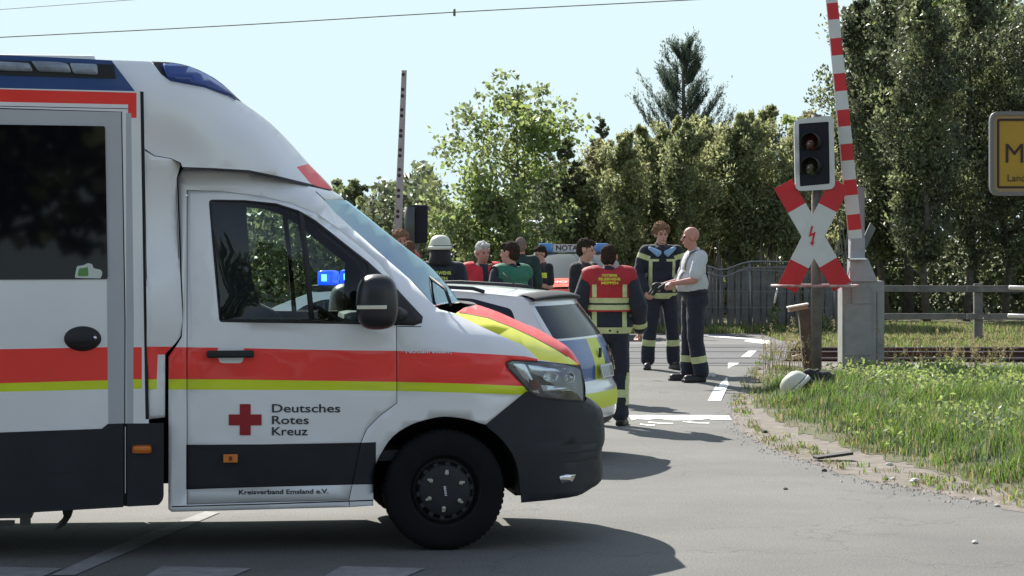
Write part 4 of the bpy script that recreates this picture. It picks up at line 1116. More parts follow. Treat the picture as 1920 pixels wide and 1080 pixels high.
# ---------------- grass ----------------
def blades(name, X, Y, Z, Hh, Wb, m, seed, bend=0.45, label=None, mi=None, ms=None):
    r = rng(seed); n = len(X)
    az = r.random(n)*2*PI; be = bend*(0.3+r.random(n))
    dx = np.cos(az); dy = np.sin(az); sx = -dy; sy = dx
    V = np.empty((n, 5, 3)); B_ = np.stack([X, Y, Z], 1)
    side = np.stack([sx, sy, np.zeros(n)], 1)*Wb[:, None]/2
    out = np.stack([dx, dy, np.zeros(n)], 1)*(be*Hh)[:, None]; up = np.zeros((n, 3)); up[:, 2] = Hh
    V[:, 0] = B_-side; V[:, 1] = B_+side; V[:, 2] = B_+up*0.55+out*0.28+side*0.75; V[:, 3] = B_+up*0.55+out*0.28-side*0.75; V[:, 4] = B_+up*(1-0.3*be)[:, None]+out
    me = bpy.data.meshes.new(name); me.vertices.add(n*5); me.vertices.foreach_set('co', V.ravel())
    idx = (np.arange(n)*5)[:, None]+np.array([0, 1, 2, 3, 3, 2, 4])[None]
    me.loops.add(n*7); me.loops.foreach_set('vertex_index', idx.ravel().astype(np.int32))
    st = (np.arange(n)*7)[:, None]+np.array([0, 4])[None]
    me.polygons.add(n*2); me.polygons.foreach_set('loop_start', st.ravel().astype(np.int32)); me.polygons.foreach_set('loop_total', np.tile([4, 3], n).astype(np.int32))
    for m_ in (ms or [m]): me.materials.append(m_)
    if mi is not None: me.polygons.foreach_set('material_index', np.repeat(mi, 2).astype(np.int32))
    me.update(); me.validate()
    o = bpy.data.objects.new(name, me); COL.objects.link(o)
    tag(o, label, 'grass', kind='stuff'); return o
M_gr = mat('grass_green', (0.085, 0.15, 0.03), 0.55, island=0.4, trans=0.45, spec=0.3)
M_gr2 = mat('grass_dry', (0.26, 0.23, 0.12), 0.7, island=0.3, trans=0.35, spec=0.3)
M_gr3 = mat('grass_blue_green', (0.10, 0.145, 0.075), 0.5, island=0.35, trans=0.35, spec=0.5)
r_ = rng(31)
N = 230000
vx = [p[0] for p in VERGE]; x0, x1 = 1.5, 7.5
X = r_.uniform(x0, x1, N); Y = 16.0+16.9*r_.random(N)**1.15
_h = G(1508, 748); ok = inpoly(np.stack([X, Y], 1), VERGE)&(X < 960/F*Y*1.08+0.3)&(((X-_h[0])/0.30)**2+((Y-_h[1]+0.35)/0.75)**2 > 1); X = X[ok]; Y = Y[ok]
# distance from the verge edge and clumpiness
e = np.array(vg); dd = np.full(len(X), 99.0)
for i in range(len(e)-1):
    a = e[i]; ab = e[i+1]-a; t = np.clip(((X-a[0])*ab[0]+(Y-a[1])*ab[1])/(ab @ ab), 0, 1); dd = np.minimum(dd, np.hypot(X-a[0]-t*ab[0], Y-a[1]-t*ab[1]))
cl = np.array([noise.noise(Vector((a*1.6, b_*1.1, 3)))+0.5*noise.noise(Vector((a*5, b_*4, 8))) for a, b_ in zip(X, Y)])
keep = r_.random(len(X)) < np.clip(0.22+dd*2.2, 0, 1)*np.clip(0.75+cl*1.4, 0.12, 1); X, Y, dd, cl = X[keep], Y[keep], dd[keep], cl[keep]
Z = vz(X, Y)
Hh = (0.05+0.125*np.clip(dd*1.6, 0.1, 1))*(0.55+0.75*r_.random(len(X)))*(1+0.7*np.clip(cl, -0.6, 1))*(1-0.6*sstep(28.5, 31.5, Y))
mi = np.where(r_.random(len(X)) < np.clip(0.10+0.45*np.exp(-dd*5), 0, 1), 1, np.where(cl+0.3*r_.normal(size=len(X)) < -0.12, 2, 0))
blades('grass', X, Y, Z, Hh, 0.008+0.006*r_.random(len(X)), None, 32, label='long green grass covering the verge beside the crossing', mi=mi, ms=[M_gr, M_gr2, M_gr3])
r_ = rng(35); tx = []; ty = []
for k in range(150):
    p = DIRT_PX[r_.integers(6, len(DIRT_PX)-2)]; q = G(p[0]+r_.uniform(2, 26), p[1]-r_.uniform(2, 26)*0.9); m_ = r_.integers(5, 26)
    tx.append(q[0]+r_.normal(size=m_)*0.03); ty.append(q[1]+r_.normal(size=m_)*0.05)
tx = np.concatenate(tx); ty = np.concatenate(ty)
blades('grass_tufts', tx, ty, zr(ty)+0.006, 0.02+0.05*r_.random(len(tx)), 0.006+0.006*r_.random(len(tx)), None, 36, bend=0.9, label='sparse tufts of short grass on the sandy road edge', mi=(r_.random(len(tx)) < 0.5)*1, ms=[M_gr, M_gr2])
# strip of dry grass beyond the far road and under the fences
N = 42000
X = r_.uniform(-3.0, 14, N); Y = r_.uniform(46.5, 50.0, N)
yb = np.array([G(1300, 612)[1]]*N); ok = (Y > 46.4+0.8*np.sin(X)*0.2)&(X > XA(1160, 48)); X = X[ok]; Y = Y[ok]
blades('dry_grass', X, Y, X*0, 0.05+0.12*r_.random(len(X)), 0.012+0.01*r_.random(len(X)), None, 33, label='yellowish dry grass strip in front of the fences', mi=(r_.random(len(X)) < 0.45)*1, ms=[M_gr, M_gr2])
N = 26000
X = r_.uniform(XA(1490, 41), 14, N); Y = r_.uniform(39.9, 46, N)
blades('dry_grass', X, Y, X*0, 0.04+0.07*r_.random(N), 0.012+0.01*r_.random(N), None, 34, label='rough grass between the rails and the timber fence', mi=(r_.random(N) < 0.5)*1, ms=[M_gr, M_gr2])
# leafy ground weeds
r_ = rng(51); Cs = []; Ds = []
for i in range(420):
    px = r_.uniform(1560, 1935); py = r_.uniform(704, 850) if i > 260 else r_.uniform(703, 765)
    if py > 760 and r_.random() < 0.65: continue
    if px < 1640 and r_.random() < 0.6: continue
    x, y, z = G(px, py, 0.05); z = float(vz(np.array([x]), np.array([y]))[0]); k = int(22+42*r_.random()); hh = 0.08+0.15*r_.random()
    g = r_.normal(size=(k, 3))*np.array([0.085, 0.12, 0.05]); g[:, 2] = np.abs(g[:, 2])*0.8+hh*r_.random(k)
    Cs.append(np.array([x, y, z])+g); Ds.append(r_.normal(size=(k, 3))+np.array([0, 0, 0.2]))
Cs = np.concatenate(Cs); Ds = np.concatenate(Ds)
o = leafmesh('weeds', Cs, 0.032+0.04*r_.random(len(Cs)), 0.018+0.02*r_.random(len(Cs)), Ds, [mat('weed_leaf', (0.18, 0.24, 0.07), 0.6, island=0.35, trans=0.45), M_gr3], None, r_, mi=(r_.random(len(Cs)) > 0.8))
tag(o, 'light green leafy weeds spreading over the right of the verge', 'weeds', kind='stuff')
# tall seed-head stalks by the rails
r_ = rng(61); b = MB(); hd = []; hdD = []
for i in range(120):
    px = r_.choice([r_.uniform(1640, 1930), r_.uniform(1430, 1520)]) if i > 20 else r_.uniform(1700, 1900); y = r_.uniform(31.2, 32.7); x = XA(px, y); z = float(vz(np.array([x]), np.array([y]))[0])
    h_ = r_.uniform(0.18, 0.42) if r_.random() < 0.8 else r_.uniform(0.45, 0.7)
    l = r_.normal(size=2)*0.10*h_/0.4
    pts = [Vector((x, y, z)), Vector((x+l[0]*0.3, y+l[1]*0.3, z+h_*0.6)), Vector((x+l[0], y+l[1], z+h_))]
    b.tube(pts, [0.004, 0.003, 0.002], 4, 0)
    k = 26; g = r_.normal(size=(k, 3))*np.array([0.014, 0.014, 0.04]); b2 = np.array(pts[2])
    hd.append(b2+g); hdD.append(np.tile([l[0], l[1], 0.4], (k, 1))+r_.normal(size=(k, 3))*0.2)
hd = np.concatenate(hd); hdD = np.concatenate(hdD)
o = b.build('tall_grass_stalks', [M_gr2]); tag(o, 'tall thin grass stalks standing in front of the rails', 'grass', kind='stuff')
o = leafmesh('grass_seed_heads', hd, np.full(len(hd), 0.03), np.full(len(hd), 0.010), hdD, M_gr2, None, r_); tag(o, 'pale feathery seed heads on the tall grass by the rails', 'grass', kind='stuff')
# =====================================================================
# TRACKS, FENCES, SIGNAL, BARRIERS, SIGNS, WIRES
# =====================================================================
M_rail = mat('rusty_rail', (0.09, 0.045, 0.028), 0.7, var=0.3, vscale=8)
M_railtop = mat('worn_rail_top', (0.45, 0.42, 0.40), 0.25, metal=0.9)
M_sleeper = mat('dark_sleeper', (0.10, 0.085, 0.075), 0.9, var=0.25, vscale=6, bump=0.5)
M_conc = mat('grey_concrete', (0.25, 0.255, 0.245), 0.85, var=0.13, vscale=5, detail=8, bump=0.35, bscale=50)
M_grey = mat('grey_coating', (0.30, 0.31, 0.33), 0.5, var=0.1, vscale=4)
M_post = mat('weathered_post', (0.12, 0.115, 0.10), 0.7, var=0.25, vscale=6, bump=0.3)
M_wood = mat('weathered_timber', (0.135, 0.13, 0.12), 0.85, var=0.25, vscale=5, bump=0.5, bscale=30)
M_woodd = mat('dark_weathered_timber', (0.13, 0.127, 0.12), 0.85, var=0.3, vscale=4, bump=0.5, bscale=30)
M_swhite = mat('sign_white', (0.54, 0.54, 0.525), 0.45, var=0.05)
M_sred = mat('sign_red', (0.50, 0.010, 0.018), 0.4, var=0.08)
M_sblack = mat('signal_black', (0.014, 0.015, 0.021), 0.6, spec=0.2, var=0.15)

def track(lb, ys):
    t = tag(empty('railway_track', (0, (ys[0]+ys[1])/2, 0)), lb, 'railway track')
    g = (ys[1]-ys[0])/2
    prof = [(-0.07, -0.15), (0.07, -0.15), (0.07, -0.138), (0.012, -0.12), (0.010, -0.045), (0.036, -0.03), (0.036, -0.004), (0.03, 0.0), (-0.03, 0.0), (-0.036, -0.004), (-0.036, -0.03), (-0.010, -0.045), (-0.012, -0.12), (-0.07, -0.138)]
    for s in (-1, 1):
        b = MB(); n = len(prof); x0, x1 = -26, 26
        vs = [(x0, s*g+p[0], RAIL_Z+p[1]) for p in prof]+[(x1, s*g+p[0], RAIL_Z+p[1]) for p in prof]
        for i in range(n):
            b.add([vs[i], vs[(i+1) % n], vs[(i+1) % n+n], vs[i+n]], [(0, 1, 2, 3)], 1 if i in (6, 7, 8) else 0)
        b.build('rail', [M_rail, M_railtop], t)
    xs = np.arange(G(1452, 678)[0]+0.25, 12, 0.62)
    sl_ = MB()
    for x in xs: sl_.box((x, 0, RAIL_Z-0.17), (0.24, 2.3, 0.10), bev=0.01)
    so_ = sl_.build('sleepers', M_sleeper, t)
    return t
track('nearer pair of rusty rails crossing the road', (33.7, 35.05))
track('farther pair of rusty rails crossing the road', (37.0, 38.4))
# dark flange grooves in the road beside each rail
for y in (33.7, 35.05, 37.0, 38.4):
    for s in (-0.055,):
        ground_sheet('rail_groove', [(-7, y+s-0.05), (G(1452, 678)[0], y+s-0.05), (G(1452, 678)[0], y+s+0.01), (-7, y+s+0.01)], mat('dark_groove', (0.045, 0.045, 0.048), 0.8), 0.006, 1.0)

# --- crossing signal with white-framed head and St Andrew's cross
d_s = G(1530, 706, 0.03)[1]; zs = float(vz(np.array([XA(1530, d_s)]), np.array([d_s]))[0])
sX = XA(1531, d_s); S_ = F/d_s
sig = tag(empty('crossing_signal', (sX, d_s, 0)), 'level crossing signal, dark in a white frame, above a red and white cross', 'signal')
def lx(px): return XA(px, d_s)-sX
def lz(py): return HA(py, d_s)
b = MB(); b.tube([(0, 0, zs-0.3), (0, 0, lz(215))], 0.066, 16); b.build('post', M_post, sig)
def frame(parent, name, outer, inner, y0, y1, m):
    b = MB(); n = len(outer)
    vs = [(p[0], y, p[1]) for y in (y0, y1) for p in outer]+[(p[0], y, p[1]) for y in (y0, y1) for p in inner]
    fs = []
    for i in range(n):
        j = (i+1) % n
        fs += [(i, j, j+n, i+n), (2*n+i, 3*n+i, 3*n+j, 2*n+j), (i, 2*n+i, 2*n+j, j), (n+i, n+j, 3*n+j, 3*n+i)]
    b.add(vs, fs); return b.build(name, m, parent)
oq = roundpoly([(lx(1486), lz(225)), (lx(1560), lz(217)), (lx(1563), lz(355)), (lx(1489), lz(359))], 0.085, 4)
iq = roundpoly([(lx(1495), lz(233)), (lx(1551), lz(229)), (lx(1553), lz(345)), (lx(1497), lz(350))], 0.02, 4)
frame(sig, 'signal_frame', oq, iq, -0.16, -0.10, M_swhite)
b = MB(); b.prism([(lx(1488), lz(227)), (lx(1558), lz(220)), (lx(1561), lz(353)), (lx(1491), lz(357))], -0.145, 0.06); b.build('signal_head', M_sblack, sig)
for py, c, m_ in ((268, 1521, mat('dark_red_lens', (0.07, 0.012, 0.014), 0.15, coat=0.8)), (313, 1521, mat('dark_amber_lens', (0.035, 0.032, 0.024), 0.15, coat=0.8))):
    b = MB(); Mx = Matrix.Translation((lx(c), -0.155, lz(py)))
    b.lathe([(0.001, -0.03), (0.06, -0.024), (0.105, 0.0)], 26, 0, Mx); lo = b.build('signal_lens', m_, sig)
    b = MB()                                        # hooded visor, open below
    n = 22; vs = []; fs = []
    for k in range(n+1):
        a = R(-50)+R(280)*k/n
        ln = 0.26*(0.35+0.65*math.sin(max(0, min(PI, (a+R(50))/R(280)*PI))))
        ln *= 1.0
        vs += [(lx(c)+math.cos(a)*0.125, -0.15, lz(py)+math.sin(a)*0.125), (lx(c)-0.07+math.cos(a)*0.118, -0.15-ln, lz(py)+math.sin(a)*0.118)]
    for k in range(n): fs.append((2*k, 2*k+1, 2*k+3, 2*k+2))
    b.add(vs, fs, 0, True); vo = b.build('visor', mat('visor_black', (0.008, 0.008, 0.009), 0.6), sig); solid(vo, 0.006)
# cross arms
def arm(px0, py0, px1, py1, wpx, yo, nm):
    a = Vector((lx(px0), lz(py0))); b_ = Vector((lx(px1), lz(py1))); dv = b_-a; L = dv.length; u = dv/L; nn = Vector((-u.y, u.x))*wpx/S_/2
    m1 = MB()
    t0, t1 = 0.235, 0.765
    for (s0, s1, k) in ((0, t0, 1), (t0, t1, 0), (t1, 1, 1)):
        q = [a+dv*s0-nn, a+dv*s1-nn, a+dv*s1+nn, a+dv*s0+nn]
        m1.prism([(p.x, p.y) for p in q], yo, yo+0.006, k)
    return m1.build('cross_arm', [M_swhite, M_sred], sig)
arm(1466, 345, 1577, 537, 38, -0.116, 'a')
arm(1573, 343, 1474, 541, 38, -0.124, 'b')
bolt = [(1520, 424), (1514, 443), (1521, 440), (1518, 459), (1516, 455), (1521, 461), (1526, 452), (1522, 455), (1527, 435), (1520, 438), (1524, 424)]
m1 = MB(); m1.prism([(lx(a), lz(c)) for a, c in [(1519, 424), (1514, 444), (1522, 441), (1519, 455), (1516, 454), (1521, 461), (1525, 453), (1522.5, 454), (1527, 434.5), (1518.5, 438), (1522.5, 424)]], -0.134, -0.128)
m1.build('lightning_symbol', M_sred, sig)
# guard hoop round the post
hp = []
for k in range(41):
    a = 2*PI*k/40; x = lx(1528)+math.copysign(abs(math.cos(a))**0.55, math.cos(a))*0.545; y = math.copysign(abs(math.sin(a))**0.8, math.sin(a))*0.33
    hp.append((x, y, lz(535.5)))
b = MB(); b.tube(hp, 0.017, 8, cap=False); b.tube([(lx(1528), -0.33, lz(536)), (0, -0.05, lz(536))], 0.014, 6); b.tube([(lx(1528), 0.33, lz(536)), (0, 0.05, lz(536))], 0.014, 6)
b.build('guard_hoop', mat('faded_red_paint', (0.30, 0.10, 0.085), 0.5, col2=(0.5, 0.42, 0.4), vscale=9), sig)
b = MB(); b.tube([(lx(1456), -0.1, lz(540)), (lx(1450), -0.12, lz(568))], 0.012, 6, M=None)
b.build('hanging_rod', mat('pale_galvanised', (0.6, 0.6, 0.58), 0.4, metal=0.3), sig)
# short leaning wooden marker post with a pale sloping cap
dp = d_s+0.4; b = MB()
bp = tag(empty('wooden_marker_post', (XA(1507, dp), dp, 0.1)), 'short leaning timber post with pale sloping board cap beside the signal', 'post')
z1 = HA(578, dp)-0.1
b.prism([(-0.0, -0.1), (0.125, -0.1), (0.07, z1), (-0.075, z1+0.02)], -0.07, 0.07); b.build('post', mat('brown_timber', (0.10, 0.075, 0.055), 0.85, var=0.3, vscale=6, bump=0.5), bp)
Mx = Matrix.Translation((-0.08, 0, z1+0.035)) @ Matrix.Rotation(R(-10), 4, 'Y')
b = MB(); b.box((0, 0, -0.035), (0.25, 0.18, 0.05), M=Mx); b.box((0, 0, 0.0), (0.27, 0.2, 0.02), 1, M=Mx); b.build('cap', [mat('tan_board', (0.30, 0.21, 0.14), 0.7), mat('pale_board', (0.72, 0.68, 0.6), 0.6)], bp)
b = MB(); b.box((0, 0, 0), (0.12, 0.10, 0.05), M=Matrix.Rotation(R(-14), 4, 'Y')); tag(b.build('loose_block', mat('pale_block', (0.62, 0.56, 0.48), 0.8), loc=(XA(1494, 32.8), 32.8, HA(669, 32.8))), 'small pale block lying at the foot of the timber post', 'block')

# --- barrier drive housing with the raised striped boom
d_b = d_s+0.25; bX = XA(1618, d_b); Sb = F/d_b
bar = tag(empty('barrier', (bX, d_b, 0)), 'raised red and white striped barrier boom on a grey concrete housing', 'level crossing barrier')
def bx_(px): return XA(px, d_b)-bX
def bzz(py): return HA(py, d_b)
b = MB(); b.box(((bx_(1579)+bx_(1658))/2, 0.22, (bzz(527)+0.0)/2), (bx_(1658)-bx_(1579), 0.46, bzz(527)), bev=0.012)
b.box(((bx_(1583)+bx_(1634))/2, -0.015, 0.62), (bx_(1634)-bx_(1583), 0.014, 0.66), bev=0.004)
ho_ = b.build('housing', M_conc, bar)
b = MB(); b.box(((bx_(1597)+bx_(1633))/2, -0.02, bzz(555)), (bx_(1633)-bx_(1597), 0.02, 0.20), bev=0.004); b.box((bx_(1644), -0.012, bzz(620)), (0.006, 0.004, 1.0), 1); b.build('access_panel', [M_conc, M_seam], ho_)
b = MB(); b.prism([(bx_(1593), bzz(485)), (bx_(1627), bzz(485)), (bx_(1645), bzz(527)), (bx_(1593), bzz(528))], -0.03, 0.24)
b.box(((bx_(1592)+bx_(1622))/2, 0.05, bzz(466)), (bx_(1621)-bx_(1593), 0.2, bzz(447)-bzz(486)), bev=0.006); b.build('boom_clamp', M_grey, bar)
b = MB(); b.box((bx_(1606), -0.02, bzz(485)), (bx_(1623)-bx_(1592), 0.26, 0.018), 0); b.build('clamp_plate', M_chrome, bar)
# counterweight arms behind
b = MB(); b.prism([(bx_(1612), bzz(350)), (bx_(1626), bzz(350)), (bx_(1626), bzz(480)), (bx_(1614), bzz(480))], 0.24, 0.34); b.build('counterweight_arm', mat('slate_grey', (0.16, 0.17, 0.19), 0.5, var=0.1), bar)
b = MB(); b.prism([(bx_(1640), bzz(417)), (bx_(1650), bzz(428)), (bx_(1622), bzz(485)), (bx_(1611), bzz(480))], 0.36, 0.42); b.build('counterweight_arm', mat('slate_green', (0.12, 0.14, 0.12), 0.6, var=0.1), bar)
# boom: tapered tube-like box in bands, leaning left
p0 = Vector((bx_(1603.5), bzz(447))); p1 = Vector((bx_(1559), bzz(0))); dv = (p1-p0); Lb = dv.length; u = dv/Lb
bands = [(447, 431, 0), (431, 402, 1), (402, 366, 0), (366, 337, 1), (337, 301, 0), (301, 270, 1), (270, 237, 0), (237, 206, 1), (206, 171, 0), (171, 138, 1), (138, 104, 0), (104, 72, 1), (72, 37, 0), (37, 6, 1), (6, -28, 0), (-28, -60, 1), (-60, -92, 0), (-92, -124, 1), (-124, -156, 0), (-156, -188, 1)]
b = MB()
for y0, y1, k in bands:
    t0 = (447-y0)/447; t1 = (447-y1)/447
    w0 = (25-4*t0)/Sb/2; w1_ = (25-4*t1)/Sb/2
    nn = Vector((-u.y, u.x))*-1
    q = [p0+dv*t0-nn*w0, p0+dv*t0+nn*w0, p0+dv*t1+nn*w1_, p0+dv*t1-nn*w1_]
    b.prism([(p.x, p.y) for p in q], -0.05, 0.03, k)
b.build('boom', [M_swhite, M_sred], bar)
b = MB(); nn = Vector((-u.y, u.x))*-1
b.add([(p0.x-nn.x*w_, y, p0.y-nn.y*w_) for w_ in (0.0,) for y in (0,)], [], 0) if 0 else None
e0 = p0-nn*(12.7/Sb); e1 = p0+dv*1.3-nn*(10.2/Sb)
b.tube([(e0.x, -0.045, e0.y), (e1.x, -0.045, e1.y)], 0.007, 6); b.build('boom_edge', M_swhite, bar)
b = MB(); b.tube([(bx_(1588), -0.04, bzz(520)), (bx_(1593), -0.05, bzz(500)), (bx_(1594), -0.05, bzz(445))], 0.008, 6); b.build('cable', M_swhite, bar)

# --- far-side boom seen from behind
d_f = 41.0; fX = XA(745, d_f); Sf = F/d_f
fb_ = tag(empty('barrier', (fX, d_f, 0)), 'raised pale barrier boom with dark bolt spots rising behind the windscreen', 'level crossing barrier')
b = MB(); q0 = ((XA(744.5, d_f)-fX), HA(470, d_f)); q1 = ((XA(758, d_f)-fX), HA(132, d_f))
w0, w1_ = 7.5/Sf, 4.6/Sf
b.prism([(q0[0]-w0, q0[1]), (q0[0]+w0, q0[1]), (q1[0]+w1_, q1[1]), (q1[0]-w1_, q1[1])], -0.04, 0.04, 0)
b.build('boom', mat('faded_pink_grey', (0.36, 0.31, 0.30), 0.6, var=0.1, vscale=4), fb_)
b = MB()
for py in (140, 168, 180, 206, 217, 245, 255, 281, 292, 318, 329, 357, 368, 396, 406, 434, 446):
    t = (470-py)/(470-132); cx = q0[0]+(q1[0]-q0[0])*t-0.012
    b.lathe([(0.001, -0.052), (0.026, -0.05), (0.03, -0.038)], 10, 0, Matrix.Translation((cx, 0, HA(py, d_f))))
b.build('bolts', mat('dark_red_bolt', (0.06, 0.02, 0.022), 0.6), fb_)
b = MB(); b.box((0, 0.1, 0.55), (0.6, 0.5, 1.1), bev=0.02); b.box((0, 0.0, 1.25), (0.3, 0.25, 0.35), bev=0.02); b.build('housing', M_conc, fb_)
# back of the far signal
sb = tag(empty('crossing_signal', (XA(779, 40.5), 40.5, 0)), 'black back of a crossing signal with rounded hoods, beside the pale boom', 'signal')
s4 = F/40.5
b = MB(); b.tube([(0, 0, 0), (0, 0, HA(455, 40.5))], 0.05, 10); b.build('post', M_post, sb)
b = MB(); b.box((0.06, 0, HA(420, 40.5)), (32/s4, 0.14, 72/s4), bev=0.05, smooth=True); b.build('signal_head', M_sblack, sb)
b = MB(); b.tube([(-0.09, -0.10, HA(455, 40.5)), (-0.09, -0.10, HA(388, 40.5))], 0.085, 14); b.build('cable_duct', mat('dark_grey_duct', (0.06, 0.065, 0.06), 0.5), sb)

# --- timber post-and-rail fence on the right
d_t = 43.6
tf = tag(empty('timber_fence', (XA(1660, d_t), d_t, 0)), 'grey two-rail timber fence beyond the tracks at right', 'fence')
fx0 = XA(1660, d_t)
for py, hgt in ((541, 12), (593, 11)):
    b = MB()
    x = -0.6
    while x < 8:
        b.box((x+1.0, -0.02+random.uniform(-.01, .01), HA(py, d_t)), (1.98, 0.05, hgt/(F/d_t)), bev=0.008, M=Matrix.Rotation(R(random.uniform(-.25, .25)), 4, 'Y')); x += 2.0
    b.build('rail', M_wood, tf)
for px in (1600, 1835, 2070):
    b = MB(); b.box((XA(px, d_t)-fx0, 0.06, HA(534, d_t)/2), (0.15, 0.12, HA(530, d_t)), bev=0.01); b.build('post', M_wood, tf)
for (xa, ya, xb, yb_) in ((1892, 539, 1960, 541), (1890, 592, 1960, 594)):
    b = MB(); b.tube([(XA(xa, 42)-fx0, -1.6, HA(ya, 42)), (XA(xb, 42)-fx0, -1.6, HA(yb_, 42))], 0.035, 8)
    b.build('pale_rail', mat('pale_rail_tone', (0.65, 0.6, 0.55), 0.5), tf)  # two rail lengths in a paler colour at the right end
# --- board fence and wire fence under the evergreens
d_p = 48.8
pf = tag(empty('paling_fence', (XA(1300, d_p), d_p, 0)), 'dark grey upright board fence behind the wire mesh', 'fence')
b = MB(); r_ = rng(12); px = 1010
while px < 1600:
    wpx = r_.uniform(8, 15); dd_ = 4 if r_.random() < 0.75 else 13
    top = HA(502+r_.normal()*2.5, d_p)
    b.box((XA(px+wpx/2, d_p)-XA(1300, d_p), r_.normal()*0.012, top/2), (wpx/(F/d_p), 0.025, top), bev=0.0); px += wpx+dd_*0.6
b.build('boards', M_woodd, pf)
b = MB()
for zz_ in (0.35, 0.85): b.box((0.3, 0.05, zz_), (6.2, 0.05, 0.08))
b.build('rail', M_woodd, pf)
d_m = 47.6; mX = XA(1405, d_m)
wf = tag(empty('wire_fence', (mX, d_m, 0)), 'sagging wire mesh fence on thin pale posts in front of grey boards', 'fence')
M_wire = mat('galvanised_wire', (0.20, 0.20, 0.19), 0.45, metal=0.4)
for px, py in ((1405, 490), (1320, 505), (1240, 505), (1562, 486)):
    b = MB(); x = XA(px, d_m)-mX; b.tube([(x+0.03, 0, 0), (x, 0, HA(py, d_m))], 0.026, 8); b.build('post', M_wire, wf)
def sag(pts, rad): 
    b = MB(); b.tube([(XA(a, d_m)-mX, -0.03, HA(c, d_m)) for a, c in smoothpoly(pts, 5)], rad, 5); return b.build('wire', M_wire, wf)
sag([(1240, 504), (1322, 499), (1355, 506), (1405, 491), (1480, 491), (1562, 488)], 0.018)
sag([(1240, 512), (1322, 511), (1360, 519), (1400, 503), (1480, 501), (1562, 500)], 0.014)
sag([(1322, 510), (1350, 518), (1368, 514), (1405, 506), (1480, 509), (1562, 508)], 0.010)
sag([(1240, 575), (1562, 578)], 0.006); sag([(1240, 545), (1562, 548)], 0.006)
b = MB()
for k in range(46): 
    x = XA(1235+k*7.2, d_m)-mX; b.tube([(x, -0.02, 0.05), (x+0.01, -0.02, HA(508, d_m))], 0.0035, 3)
b.build('mesh', M_wire, wf)
# small leafy plant by the fence
tree('small pale leafy plant at the foot of the wire fence', 'plant', XA(1448, 46.8), 46.8, HA(572, 46.8), None, [M_leafA], seed=200, n=420, leaf=(0.06, 0.04), trunk_r=0.012, limbs=9, cr=0.16, z0=0.1, name='leafy_plant')
tree('small leafy plant between the signal post and the timber post', 'plant', XA(1545, 46.8), 46.8, HA(590, 46.8), None, [M_leafA], seed=201, n=420, leaf=(0.06, 0.04), trunk_r=0.012, limbs=9, cr=0.16, z0=0.1, name='leafy_plant')

# --- yellow town sign
d_y = 19.0; Sy = F/d_y; yX = XA(1855, d_y)
ts = tag(empty('town_sign', (XA(1978, d_y), d_y, 0)), 'yellow town entry sign in a grey rounded frame, cut by the photo edge', 'sign')
ox = -(1978-1855)/Sy
wS, zt, zb_ = 246/Sy, HA(209, d_y), HA(367, d_y)
sh = roundpoly([(ox, zb_), (ox+wS, zb_), (ox+wS, zt), (ox, zt)], 0.075, 5)
def ins(k): return roundpoly([(ox+k, zb_+k), (ox+wS-k, zb_+k), (ox+wS-k, zt-k), (ox+k, zt-k)], max(0.01, 0.075-k), 5)
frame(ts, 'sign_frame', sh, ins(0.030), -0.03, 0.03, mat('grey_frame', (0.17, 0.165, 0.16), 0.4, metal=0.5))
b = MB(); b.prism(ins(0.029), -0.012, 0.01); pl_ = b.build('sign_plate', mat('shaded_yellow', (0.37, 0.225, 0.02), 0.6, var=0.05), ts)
frame(ts, 'black_border', ins(0.055), ins(0.072), -0.018, -0.0125, mat('brown_black', (0.03, 0.012, 0.006), 0.6))
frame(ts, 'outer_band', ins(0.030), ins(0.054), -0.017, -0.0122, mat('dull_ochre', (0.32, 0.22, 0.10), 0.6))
def sign_text(body, px, py, cap, m, bold=0.02):
    v, f, wd = text_geo(body, bold)
    mesh('lettering', [((px-1978)/Sy+a[0]*cap/Sy, -0.0175, HA(py, d_y)+a[1]*cap/Sy) for a in v], f, m, ts)
sign_text('Meppen', 1885, 305, 36, mat('brown_black', (0, 0, 0)), 0.0)
sign_text('Landkreis Emsland', 1888.5, 340, 13, mat('brown_black', (0, 0, 0)), 0.0)
b = MB(); b.tube([(0, 0.05, 0), (0, 0.05, zt)], 0.03, 12); b.build('post', M_grey, ts)

# --- contact wire across the sky
def wirep(lb, pts, d, r0=0.008):
    b = MB(); b.tube([(XA(x, d), d, HA(y, d)) for x, y in pts], r0, 5)
    w_ = b.build('overhead_wire', mat('dark_wire', (0.13, 0.11, 0.10), 0.6)); tag(w_, lb, 'wire'); return w_
o = wirep('thin overhead contact wire rising gently across the sky', smoothpoly([(-300, 86), (0, 70), (430, 48), (850, 23), (1290, 0), (1700, -22), (2100, -42)], 4), 36.0, 0.0075)
b = MB(); x = XA(852, 36); b.tube([(x, 36, HA(17, 36)), (x, 36, HA(30, 36))], 0.018, 8); c = b.build('dropper_clip', mat('dark_wire', (0, 0, 0)), o)
wirep('second faint overhead wire at the top left of the sky', [(-300, 34), (0, 18), (270, -2), (500, -20)], 36.6, 0.004)
